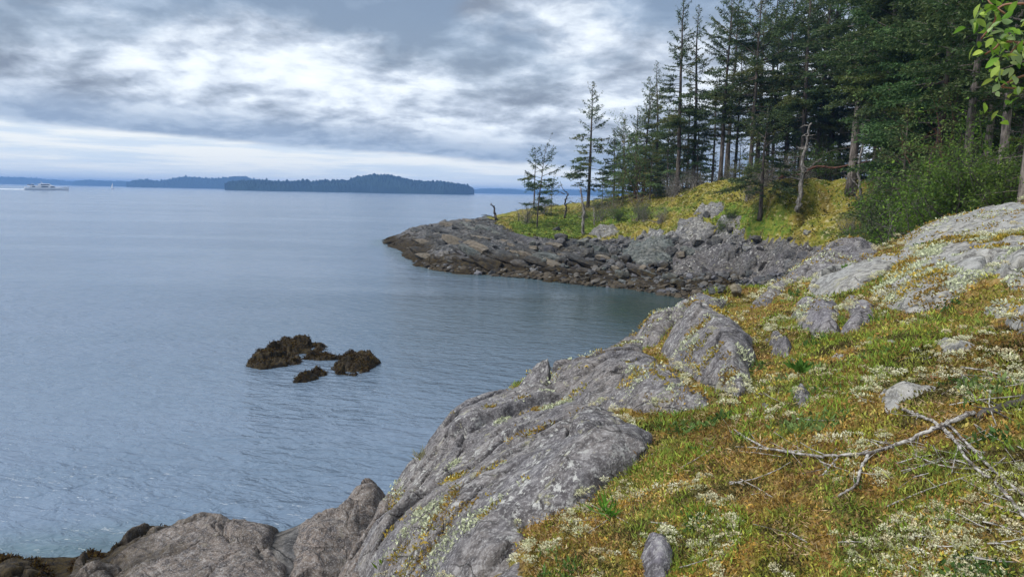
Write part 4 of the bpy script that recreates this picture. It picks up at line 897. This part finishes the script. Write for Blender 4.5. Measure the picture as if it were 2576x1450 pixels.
snag(2168, 545, [[(2166,545),(2167,500),(2160,460),(2164,400),(2172,330),(2178,300)], [(2163,470),(2140,450),(2125,440)], [(2168,520),(2150,490),(2142,478)]], [.13, .06, .06], 'thin silver snag leaning in front of the pale giant trunk', twigs=30, seed=8)
snag(1655, 560, [[(1650,575),(1655,560),(1670,552),(1690,548)], [(1655,560),(1630,553),(1612,556)]], [.08, .05], 'low gnarled dead shrub stem on the mossy slope', twigs=16, seed=9)
snag(1715, 492, [[(1710,495),(1735,482),(1762,470),(1792,462)], [(1740,481),(1745,465),(1738,452)]], [.12, .07], 'fallen grey branch tangle lying on the left shoulder of the moss mound', twigs=26, seed=10, name='fallen_branch', cat='fallen branch')
snag(2060, 468, [[(1960,448),(2000,442),(2050,420),(2120,418),(2190,405)]], [.16], 'reddish horizontal arbutus limb in the shade behind the moss mound', 'red_limb', twigs=8, seed=11, name='low_limb', cat='fallen limb')

# ------------------------------------------------------------------ ground plants on the bluff
def scatter(n, r0, r1, wpow=0):
    th_ = rng.uniform(R(-22), R(43), n); r = np.exp(rng.uniform(math.log(r0), math.log(r1), n)); x = np.sin(th_)*r; y = np.cos(th_)*r
    z = Hd(x, y); P = np.stack([x, y, z], 1); px, py, d = project(P); ok = (px > -60) & (px < 2640) & (py < 1500) & (z > 1.7)
    ok &= (px > 900)
    return P[ok], r[ok]
def rockdist(P):
    d = np.full(len(P), -9.)
    for wp in ROCKS: d = np.maximum(d, sdf(P[:, 0], P[:, 1], wp))
    return d
def patch(P, s, seed, o=4): return fbm(P[:, :2]/s, o, seed)
def colmix(P, stops, s, seed, jit=.25):
    """stops: list of colours picked by patchy noise"""
    v = patch(P, s, seed, 4)*2.5+rng.normal(0, .13, len(P)); v = np.clip((v+.62)/1.24, 0, .9999)*(len(stops)-1); i = v.astype(int); f = (v-i)[:, None]; S = np.array(stops)
    return (S[i]*(1-f)+S[i+1]*f)*rng.uniform(1-jit, 1+jit, (len(P), 1))
def tufts(name, P, r, per, L, W, spread, cols, label, cat, up=1.0, flat=False, mat='tuft', h=0.0):
    k = np.repeat(np.arange(len(P)), per); n = len(k); sc = np.sqrt(r[k]/4.0)
    C = P[k]+np.c_[rng.normal(0, spread, (n, 2))*sc[:, None], rng.normal(0, .004, n)+h]
    D = rng.normal(0, 1, (n, 3))*[.75, .75, .35]+[0, 0, up]; V, Fc, Cc = cards(C, D, rnd_unit(n), rng.uniform(.6, 1.35, n)*L*sc, rng.uniform(.6, 1.3, n)*W*sc, cols[k]*rng.uniform(.7, 1.3, (n, 1)))
    return tag(mesh(name, V, Fc, M[mat], col=Cc, smooth=False), label, cat, kind='stuff')
P, r = scatter(125000, 2.2, 17); d = rockdist(P); crest = sstep(r, 6, 10)
g1 = patch(P, .55, 50); g2 = patch(P, .9, 51); g3 = patch(P, .33, 52)
free = d < .03+.07*patch(P, .12, 60)
# moss cushions, brown through olive to orange
k = free & (rng.random(len(P)) < .80)
moss_c = [(.08, .065, .028), (.16, .20, .035), (.34, .35, .06), (.24, .20, .045), (.16, .10, .04), (.44, .29, .065), (.23, .125, .05), (.50, .38, .14), (.29, .32, .055), (.10, .09, .035)]
tufts('moss', P[k], r[k], 5, .024, .010, .026, colmix(P[k], moss_c, .40, 61)*np.clip(1+1.1*patch(P[k], 1.1, 95), .5, 1.5)[:, None], 'brown, olive and orange moss carpeting the bluff', 'moss', .9)
# straw-like litter
k = free & (patch(P, .35, 63) > .10) & (rng.random(len(P)) < .30)
tufts('dry_litter', P[k], r[k], 3, .040, .006, .035, colmix(P[k], [(.30, .17, .08), (.48, .32, .17), (.62, .48, .31), (.24, .11, .06)], .2, 64), 'dead brown grass, needles and litter on the bluff', 'litter', .12, h=.012)
# grass
k = free & (g2+.5*g3 > .10) & (rng.random(len(P)) < .5)
tufts('grass', P[k], r[k], 4, .045, .006, .022, colmix(P[k], [(.18, .28, .04), (.28, .38, .06), (.14, .22, .05), (.34, .38, .08)], .3, 65), 'short bright green grass growing through the moss', 'grass', 1.1)
# leafy herbs
k = free & (patch(P, .45, 66) > .30) & (rng.random(len(P)) < .35)
tufts('leafy_herbs', P[k], r[k], 5, .045, .018, .03, colmix(P[k], [(.06, .12, .035), (.10, .19, .05), (.17, .26, .09)], .3, 67), 'dark green low leafy herbs among the moss', 'herbs', .7, mat='leaves')
# reindeer lichen: little domes of crowded pale branchlets
def lichen():
    L0, r0 = scatter(30000, 2.2, 17); dd = rockdist(L0); v = patch(L0, .5, 70)*1.2+.6*patch(L0, .13, 71); px, py, _ = project(L0)
    right = sstep(px, 1750, 2500)*.30*(py > 880); cr = .24*sstep(r0, 9, 11); k = ((v+right+cr > .27) & (dd < .10)) | ((np.abs(dd) < .12) & (v+cr > .22)) 
    k &= rng.random(len(L0)) < .75
    Q, rq = L0[k], r0[k]; n = 60; m = len(Q); rad = rng.uniform(.010, .036, m)*np.sqrt(rq/4); i = np.repeat(np.arange(m), n); u = rnd_unit(len(i)); u[:, 2] = np.abs(u[:, 2])
    lift = np.where(dd[k] > .0, .08, 0.012)
    C = Q[i]+u*rad[i, None]*rng.uniform(.5, 1.05, (len(i), 1))*[1, 1, .75]+np.c_[0*i, 0*i, lift[i]]; D = u+rnd_unit(len(i))*.9
    cc = np.array([(.66, .66, .45), (.74, .73, .56), (.56, .57, .37), (.64, .58, .40)])[rng.integers(0, 4, m)]
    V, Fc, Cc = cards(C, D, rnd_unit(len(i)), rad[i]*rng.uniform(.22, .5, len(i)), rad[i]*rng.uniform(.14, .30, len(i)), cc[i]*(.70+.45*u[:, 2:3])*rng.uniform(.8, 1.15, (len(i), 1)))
    tag(mesh('reindeer_lichen', V, Fc, M['tuft'], col=Cc, smooth=False), 'cream reindeer lichen cushions scattered over moss and rock', 'lichen', kind='stuff')
lichen()
# moss and lichen creeping over the outcrops, rooted on their real surface
def creeping():
    Cs, No, Rr = [], [], []
    for o in [ob for ob in bpy.data.objects if ob.type == 'MESH' and ob.get('category') in ('bedrock slab', 'rock ledge', 'rock slab', 'rock outcrop', 'boulder', 'rock', 'stone') and ob.data.name.split('.')[0] in ('bedrock_slab', 'rock', 'boulder', 'stone')]:
        me = o.data; n = len(me.vertices); co = np.empty(n*3, np.float32); me.vertices.foreach_get('co', co); no = np.empty(n*3, np.float32); me.vertices.foreach_get('normal', no)
        co = co.reshape(-1, 3)+np.array(o.location); no = no.reshape(-1, 3); slab = o.get('category') in ('rock slab', 'rock outcrop', 'rock ledge')
        v = fbm(co[:, :2]/.85, 4, 81)+.5*fbm(co[:, :2]/.2, 3, 82)+.25*(1-no[:, 2]); rr_ = np.hypot(co[:, 0], co[:, 1])
        k = np.nonzero((v > (.11 if slab else .30)) & (no[:, 2] > .45) & (co[:, 2] > 1.9))[0]; 
        if not len(k): continue
        k = k[rng.random(len(k)) < .55]; Cs.append(co[k]); No.append(no[k]); Rr.append(rr_[k])
    P_ = np.concatenate(Cs); r_ = np.concatenate(Rr); v = fbm(P_[:, :2]/.5, 3, 83); lich = (v > .08)|(rng.random(len(P_)) < .12)
    cm = colmix(P_, [(.24, .16, .04), (.36, .23, .05), (.19, .18, .03), (.48, .34, .06)], .35, 84)
    tufts('creeping_moss', P_[~lich], r_[~lich], 3, .028, .012, .02, cm[~lich], 'orange-brown moss cushions creeping over the bare rock', 'moss', .6)
    cl = np.array([(.66, .66, .47)])*rng.uniform(.75, 1.2, (len(P_), 1))
    tufts('rock_lichen', P_[lich], r_[lich], 3, .026, .013, .018, cl[lich], 'cream lichen tufts dotted over the bare rock', 'lichen', .6)
creeping()

def point_moss():
    poly = [(1225,552),(1300,596),(1420,603),(1500,606),(1560,592),(1650,603),(1720,578),(1800,565),(1870,600),(2000,606),(2100,622),(2240,600),(2235,470),(2050,455),(1820,455),(1600,500),(1400,525)]
    n = 60000; th_ = rng.uniform(R(-4), R(31), n); r_ = rng.uniform(44, 108, n); x = np.sin(th_)*r_; y = np.cos(th_)*r_; z = Hd(x, y); Q = np.stack([x, y, z], 1); px, py, _ = project(Q)
    k = inpoly(px, py, poly) & (z > 1.9); Q = Q[k]; r_ = r_[k]; v = patch(Q, 1.6, 90)
    gr = (inpoly(px[k], py[k], [(1280,556),(1300,598),(1420,606),(1470,592),(1560,562),(1750,522),(1600,520),(1450,532)])).astype(float)
    cm = colmix(Q, [(.07, .08, .018), (.17, .17, .025), (.27, .24, .055), (.38, .36, .20), (.19, .14, .04), (.13, .16, .03)], 1.7, 91)
    g = ((v+gr*.6) > .45)[:, None]; cm = np.where(g, np.array([(.09, .135, .03)])*rng.uniform(.7, 1.5, (len(Q), 1)), cm)
    i = np.repeat(np.arange(len(Q)), 3); m = len(i)
    V, Fc, Cc = cards(Q[i]+rng.normal(0, .12, (m, 3))*[1, 1, .3], rng.normal(0, 1, (m, 3))*[1, 1, .4]+[0, 0, .5], rnd_unit(m), rng.uniform(.10, .26, m), rng.uniform(.06, .14, m), cm[i]*rng.uniform(.75, 1.25, (m, 1)))
    tag(mesh('moss', V, Fc, M['tuft'], col=Cc, smooth=False), 'yellow, gold and green moss and grass carpeting the slope of the point', 'moss', kind='stuff')
point_moss()

# ------------------------------------------------------------------ fallen branches and twigs
def curve(pts, n):
    pts = np.array(pts); u = np.r_[0, np.cumsum(np.linalg.norm(np.diff(pts, axis=0), axis=1))]; u /= u[-1]; uu = np.linspace(0, 1, n); q = np.stack([np.interp(uu, u, pts[:, k]) for k in range(3)], 1)
    for _ in range(2): q[1:-1] = (q[:-2]+2*q[1:-1]+q[2:])/4
    return q
def branch(label, lines, seed, name='fallen_branch', cat='fallen branch', group=None, twigs=0):
    rg = np.random.default_rng(seed); first = True; e = None
    for ln, ra, rb in lines:
        if ra > .0045: ra *= .58; rb *= .58
        pts = [hit(a, b, 0, Hd) for a, b in ln]; pts = [p+[0, 0, ra*1.4+.022 if name != 'fallen_log' else .012] for p in pts if p is not None]
        if e is None: org = pts[0].copy(); e = empty(name, org, label, cat, group)
        q = curve(pts, max(8, len(pts)*6))-org; n = len(q); q[1:-1] += rg.normal(0, ra*.22, (n-2, 3)); rd = np.linspace(ra, rb, n)*(1+.10*np.abs(rg.normal(size=n)))
        mb = MB(); mb.tube(q, rd, 7, .25, seed)
        for j in range(twigs if first else twigs//2):
            w = rg.integers(2, n-1); b = q[w]; L = rg.uniform(.05, .25); dv = rnd_unit(1)[0]*[1, 1, .25]+[0, 0, .1]; mb.tube([b, b+dv*L*.5, b+dv*L+rg.normal(0, .01, 3)], [ra*.3, ra*.2, .0015], 4, cap=False)
        mb.build('stem' if first else 'side_branch', M['dead_dark' if name == 'fallen_log' else 'twig'], e); first = False
    return e
branch('left fallen branch, lichen-crusted, ending in a forked broken tip on the moss', [([(2070,1164),(2017,1156),(1967,1148),(1924,1140),(1881,1115),(1846,1092)], .013, .006), ([(1930,1141),(1890,1135),(1849,1133)], .006, .003), ([(1960,1143),(1990,1146),(2030,1146)], .004, .002)], 1, twigs=10)
branch('thickest fallen branch, white-patched and bent, running up to the dark log', [([(2448,1055),(2400,1075),(2359,1091),(2309,1115),(2255,1137),(2184,1158),(2116,1162),(2070,1164)], .020, .010), ([(2184,1158),(2163,1197),(2152,1237),(2108,1265)], .013, .008), ([(2106,1165),(2084,1190),(2068,1208)], .009, .006), ([(2255,1133),(2220,1126),(2190,1117)], .006, .003)], 2, twigs=12)
branch('dark weathered log end half sunk in lichen at the right edge', [([(2640,985),(2569,1018),(2510,1036),(2448,1055)], .040, .026)], 3, 'fallen_log', 'log', twigs=14)
branch('straight pale fallen branch crossing over the thick one toward the right edge', [([(2270,1044),(2344,1073),(2380,1101),(2409,1133),(2426,1169),(2466,1208),(2487,1219)], .015, .010), ([(2409,1133),(2400,1170),(2392,1205)], .006, .003)], 4, twigs=8)
branch('long thin bare stick curving down to the right edge', [([(2380,1076),(2434,1133),(2498,1201),(2576,1265),(2630,1300)], .010, .009)], 5, twigs=6)
branch('long thin stick pointing from the lichen cushions to the stick crossing', [([(2230,1287),(2309,1254),(2398,1222),(2487,1197),(2530,1162)], .006, .004)], 6, twigs=6)
branch('broken grey stick slanting out of the bottom right lichen', [([(2501,1230),(2537,1269),(2576,1319),(2610,1360)], .012, .010)], 7, twigs=6)
branch('slender twig lying on green moss below the left fallen branch', [([(1835,1228),(1899,1215),(1953,1194),(1988,1173)], .005, .003)], 8, 'twig', 'twig', twigs=3)
branch('bare upright-leaning twig beside the small lichen-topped stone', [([(2017,1030),(2052,1005),(2090,977)], .005, .002)], 9, 'twig', 'twig')
branch('thin pale stick lying level above the dark log', [([(2387,1030),(2451,1019),(2569,1007),(2620,1002)], .006, .006)], 10, twigs=5)
branch('short curved twig standing over the log in white lichen', [([(2490,985),(2487,1034),(2505,1083)], .006, .004)], 11, 'twig', 'twig')
branch('pale stick at the upper right among cream lichen', [([(2416,934),(2487,945),(2558,969),(2620,980)], .008, .006)], 12, twigs=8)
branch('short grey stick over brown moss above the left fallen branch', [([(2003,1062),(2060,1068),(2110,1066)], .005, .003)], 13, 'twig', 'twig')
random.seed(21)
for i in range(46):
    px = random.uniform(1450, 2560); py = random.uniform(900, 1440) if i % 3 else random.uniform(940, 1250)
    if px < 1750: py = random.uniform(1120, 1440)
    if i > 20: px = random.uniform(2250, 2570)
    a = random.uniform(-.6, .6); L = random.uniform(30, 110)
    branch(('thin dead stick lying on moss between the slab and the branches' if px < 2000 else 'thin dead stick lying among cream lichen near the fallen branches' if px < 2330 else 'thin dead stick crossing the lichen near the right edge'), [([(px, py), (px+L*.5*math.cos(a), py-L*.5*math.sin(a)+random.uniform(-4, 4)), (px+L*math.cos(a), py-L*math.sin(a))], .0028, .0014)], 100+i, 'twig', 'twig', 'loose twigs on the moss', twigs=2)

# small plants
def plant(px, py, n, L, W, col, label, up=1.1, name='small_plant', cat='plant'):
    p = hit(px, py, 0, Hd); p[2] += .04; D = rng.normal(0, 1, (n, 3))*[.8, .8, .3]+[0, 0, up]
    V, Fc, Cc = cards(rng.normal(0, L*.22, (n, 3))*[1, 1, .3], D, rnd_unit(n), rng.uniform(.6, 1.2, n)*L, rng.uniform(.7, 1.2, n)*W, np.array([col])*rng.uniform(.7, 1.3, (n, 1)))
    e = mesh(name, V, Fc, M['leaves'], col=Cc, smooth=False); e.location = p; return tag(e, label, cat)
plant(972, 1436, 40, .09, .03, (.22, .34, .03), 'bright yellow-green seedling in a crack at the bottom of the slab')
plant(1140, 1400, 30, .05, .02, (.20, .16, .03), 'orange-brown moss tuft in the slab crack above the seedling', .6)
plant(1060, 1160, 46, .14, .008, (.22, .22, .12), 'dry grass tuft on the crest of the long slab')
plant(1420, 975, 60, .16, .009, (.20, .20, .06), 'yellowish grass tuft on the crest beside the grey rock hump')
plant(1530, 1312, 40, .13, .012, (.09, .22, .03), 'spiky green grass plant at the mossy edge of the slab')
plant(1350, 1112, 50, .035, .025, (.42, .25, .22), 'pink stonecrop rosettes on the slab', .5)
plant(2130, 690, 60, .12, .04, (.13, .24, .04), 'bright green leafy plant on the long crest ledge')
plant(2350, 550, 70, .16, .05, (.12, .22, .04), 'leafy green plant on top of the pale crest outcrop')
plant(2010, 945, 60, .10, .03, (.08, .17, .03), 'green leafy clump beside the lichen-topped stone')

# arbutus sprays hanging in from the right
def leaf_mesh():
    n = 7; V = []; F_ = []
    for i in range(n):
        t = i/(n-1); wd = .24*math.sin(math.pi*min(t*1.02, 1))**.8+.004; z = .10*t*(1-t)*4*.4-.12*t*t
        V += [(-wd, t, z+wd*.28), (0, t, z), (wd, t, z+wd*.28)]
    for i in range(n-1):
        for j in (0, 1): a = i*3+j; F_.append((a, a+1, a+4, a+3))
    return np.array(V), np.array(F_)
def spray(r, stems, clusters, label, seed, name='arbutus_branch'):
    rg = np.random.default_rng(seed); org = at(*stems[0][0][0], r=r); e = empty(name, org, label, 'leafy branch'); mb = MB()
    for ln, ra in stems:
        pts = np.array([at(a, b, r)-org+rg.normal(0, .03, 3) for a, b in ln]); q = curve(pts, len(pts)*5); mb.tube(q, np.linspace(ra, ra*.5, len(q)), 6, .1, seed)
    mb.build('stem', M['arbutus_bark'], e); LV, LF = leaf_mesh(); Vs, Fs, Cs, n = [], [], [], 0
    for (a, b, rad, cnt) in clusters:
        for j in range(int(cnt*1.3)):
            c0 = at(a+12+rg.normal(0, rad*.36), b+rg.normal(0, rad*.45), r)-org+rg.normal(0, .05, 3); E = np.array(Euler((rg.normal(-.7, .6), rg.normal(0, .6), rg.uniform(0, 6.3))).to_matrix()); s = rg.uniform(.036, .064)
            Vs.append(LV @ E.T*s+c0); Fs.append(LF+n); n += len(LV); cc = np.array([(.26, .44, .06), (.17, .34, .05), (.42, .55, .12), (.32, .44, .20)])[rg.integers(0, 4)]*rg.uniform(.8, 1.2); Cs.append(np.tile(cc, (len(LV), 1)))
    mesh('leaves', np.concatenate(Vs), np.concatenate(Fs), M['leaves'], e, col=np.concatenate(Cs))
spray(3.6, [([(2640,10),(2560,15),(2520,30),(2500,60),(2480,90)], .006), ([(2520,30),(2500,10),(2490,-20)], .004)], [(2500,20,32,18),(2478,75,24,14),(2530,80,26,14),(2505,115,20,8),(2470,45,16,6)], 'bright green arbutus spray hanging in at the top right corner', 1)
spray(3.6, [([(2650,110),(2576,118),(2530,118),(2500,128)], .007), ([(2560,118),(2540,135),(2530,150)], .004)], [(2505,128,20,9),(2545,140,22,10),(2560,100,16,5)], 'arbutus twig with reddish stem and yellow-green leaves at the right edge', 2)
spray(3.7, [([(2650,190),(2580,185),(2545,205),(2520,215)], .006)], [(2522,215,16,8),(2555,190,20,9),(2570,170,16,6),(2528,232,10,4)], 'lowest small arbutus spray at the right edge', 3)

# ------------------------------------------------------------------ boats
def loft(secs):
    """secs: list of (x, [(y, z)...]) rings, port to starboard"""
    k = len(secs[0][1]); V = [(x, y, z) for x, rg_ in secs for y, z in rg_]
    F_ = [(i*k+j, i*k+j+1, (i+1)*k+j+1, (i+1)*k+j) for i in range(len(secs)-1) for j in range(k-1)]; F_ += [tuple(range(k))[::-1], tuple((len(secs)-1)*k+j for j in range(k))]; return V, F_
def yacht():
    Rr = 960.0; p = at(116, 474, r=Rr); p[2] = 0; L = 79/F*Rr; e = empty('motor_yacht', p, 'white three-deck motor yacht cruising right across open water', 'yacht', rz=-math.atan2(p[0], p[1]) if False else R(32)*0)
    tan_ = np.array([p[1], -p[0]])/math.hypot(p[0], p[1]); e.rotation_euler = (0, 0, math.atan2(tan_[1], tan_[0]))
    u = L/2
    secs = []
    for t in np.linspace(-1, 1, 13):
        bw = 3.9*(1-max(0, t-.1)**2.2*1.18); bw = max(bw, .12); sh = 2.4+1.5*max(0, t)**1.6+.15*max(0, -t); bx = t*u*.93+.07*u*max(0, t)
        secs.append((bx, [(-bw, sh), (-bw*.93, sh*.45), (-bw*.75, -.4), (0, -.8), (bw*.75, -.4), (bw*.93, sh*.45), (bw, sh)]))
    V, F_ = loft(secs); MB().add(V, F_).build('hull', M['white'], e, smooth=True)
    def deck(name, x0, x1, z0, z1, w, rake0, rake1, mat='white', taper=.86, par=e):
        V = []
        for z, s0, s1, ww in ((z0, 0, 0, w), (z1, rake0, rake1, w*taper)):
            V += [(x0+s0, -ww, z), (x1-s1, -ww*.72, z), (x1-s1, ww*.72, z), (x0+s0, ww, z)]
        return MB().add(V, [(0, 3, 2, 1), (4, 5, 6, 7), (0, 1, 5, 4), (1, 2, 6, 5), (2, 3, 7, 6), (3, 0, 4, 7)]).build(name, M[mat], par, smooth=False)
    d1 = deck('main_deckhouse', -u*.72, u*.50, 2.3, 4.7, 3.3, .3, 3.5); d2 = deck('upper_deckhouse', -u*.35, u*.32, 4.7, 6.9, 2.9, .4, 3.2); deck('upper_deck_overhang', -u*.80, u*.36, 4.55, 4.95, 3.5, 0, .4)
    deck('hardtop', -u*.28, u*.18, 6.9, 7.2, 2.7, 0, .4); deck('foredeck', u*.40, u*.80, 2.9, 3.35, 2.6, 0, 1.5); deck('bulwark', -u*.95, u*.60, 2.3, 2.75, 3.85, 0, 0)
    for x0, x1 in ((-.60, -.26), (-.20, .16), (.20, .40)): deck('window', u*x0, u*x1, 3.05, 4.2, 3.34, .2, .9 if x1 > .3 else .6, 'window', .93, d1)
    deck('window', -u*.22, u*.20, 5.4, 6.45, 2.92, .2, 1.6, 'window', .93, d2)
    m = MB(); m.tube([(-u*.12, -1.6, 7.1), (-u*.20, -1.2, 8.6), (-u*.20, 1.2, 8.6), (-u*.12, 1.6, 7.1)], .22, 6); m.tube([(-u*.20, 0, 8.6), (-u*.22, 0, 10.6)], .08, 6); m.build('radar_arch', M['white'], e)
    MB().box((-u*.48, 0, 6.9), (6.5, 5.2, .22)).build('awning', M['white'], e); m = MB()
    for x in (-.62, -.34):
        for y in (-2.2, 2.2): m.tube([(u*x, y, 4.9), (u*x, y, 6.85)], .07, 5)
    m.build('awning_post', M['white'], e); MB().box((-u*.66, 0, 5.5), (7.0, 2.4, 1.0), taper=.8).build('tender', M['window'], e)
    m = MB(); m.tube([(x*u, -3.2*(1.25-x*.85), 3.6+1.0*max(0, x)) for x in (.45, .65, .85, .97)], .05, 4); m.tube([(x*u, 3.2*(1.25-x*.85), 3.6+1.0*max(0, x)) for x in (.45, .65, .85, .97)], .05, 4); m.build('rail', M['white'], e)
    # wake
    t = np.linspace(0, 1, 60); V = []; 
    for a in t:
        wd = 1.2+5.5*a; x = -u*.92-a*62
        for s in np.linspace(-1, 1, 9): V.append((x, s*wd, .05+max(0, (1-a)**.7*.9*(1-abs(s)**2)*(.6+.5*rng.random()))))
    wk = mesh('wake', V, grid_faces(60, 9), M['foam']); wk.location = p; wk.rotation_euler = e.rotation_euler; tag(wk, 'white foam wake trailing behind the yacht', 'wake', kind='structure')
yacht()
def sailboat():
    p = at(291, 466, z=0); r = 1400; p = azr(291, r, 0); e = empty('sailing_boat', p, 'tiny white-sailed boat far off right of the yacht', 'sailboat'); L = 7
    V, F_ = loft([(x*L/2, [(-w_, 1), (-w_*.6, -.2), (0, -.5), (w_*.6, -.2), (w_, 1)]) for x, w_ in ((-1, .9), (-.4, 1.2), (.3, 1.1), (.8, .5), (1, .08))]); MB().add(V, F_).build('hull', M['white'], e)
    MB().tube([(0, 0, .8), (0, 0, 11)], .12, 6).build('mast', M['white'], e)
    V, F_ = loft([(.15, [(-.06, 1.8), (.06, 1.8), (.06, 10.5), (-.06, 10.5)]), (-2.0, [(-.25, 1.8), (-.13, 1.8), (-.13, 5.5), (-.25, 5.5)]), (-3.4, [(-.25, 1.8), (-.15, 1.8), (-.15, 1.95), (-.25, 1.95)])]); MB().add(V, F_).build('mainsail', M['sail'], e, smooth=False)
sailboat()

# ------------------------------------------------------------------ haze
hm, T = material('haze_air'); v = T.node('ShaderNodeVolumePrincipled', inp={'Density': HAZE, 'Color': (.27, .52, 1.0, 1), 'Anisotropy': 0.0}); T.node('ShaderNodeOutputMaterial', inp={1: v.outputs[0]})
MB().box((0, 0, 26.0), (40000, 40000, 60)).build('haze', hm)
hz = bpy.data.objects['haze']; hz.display_type = 'WIRE'; tag(hz, kind='stuff', label='pale blue sea haze over the far islands', cat='haze')
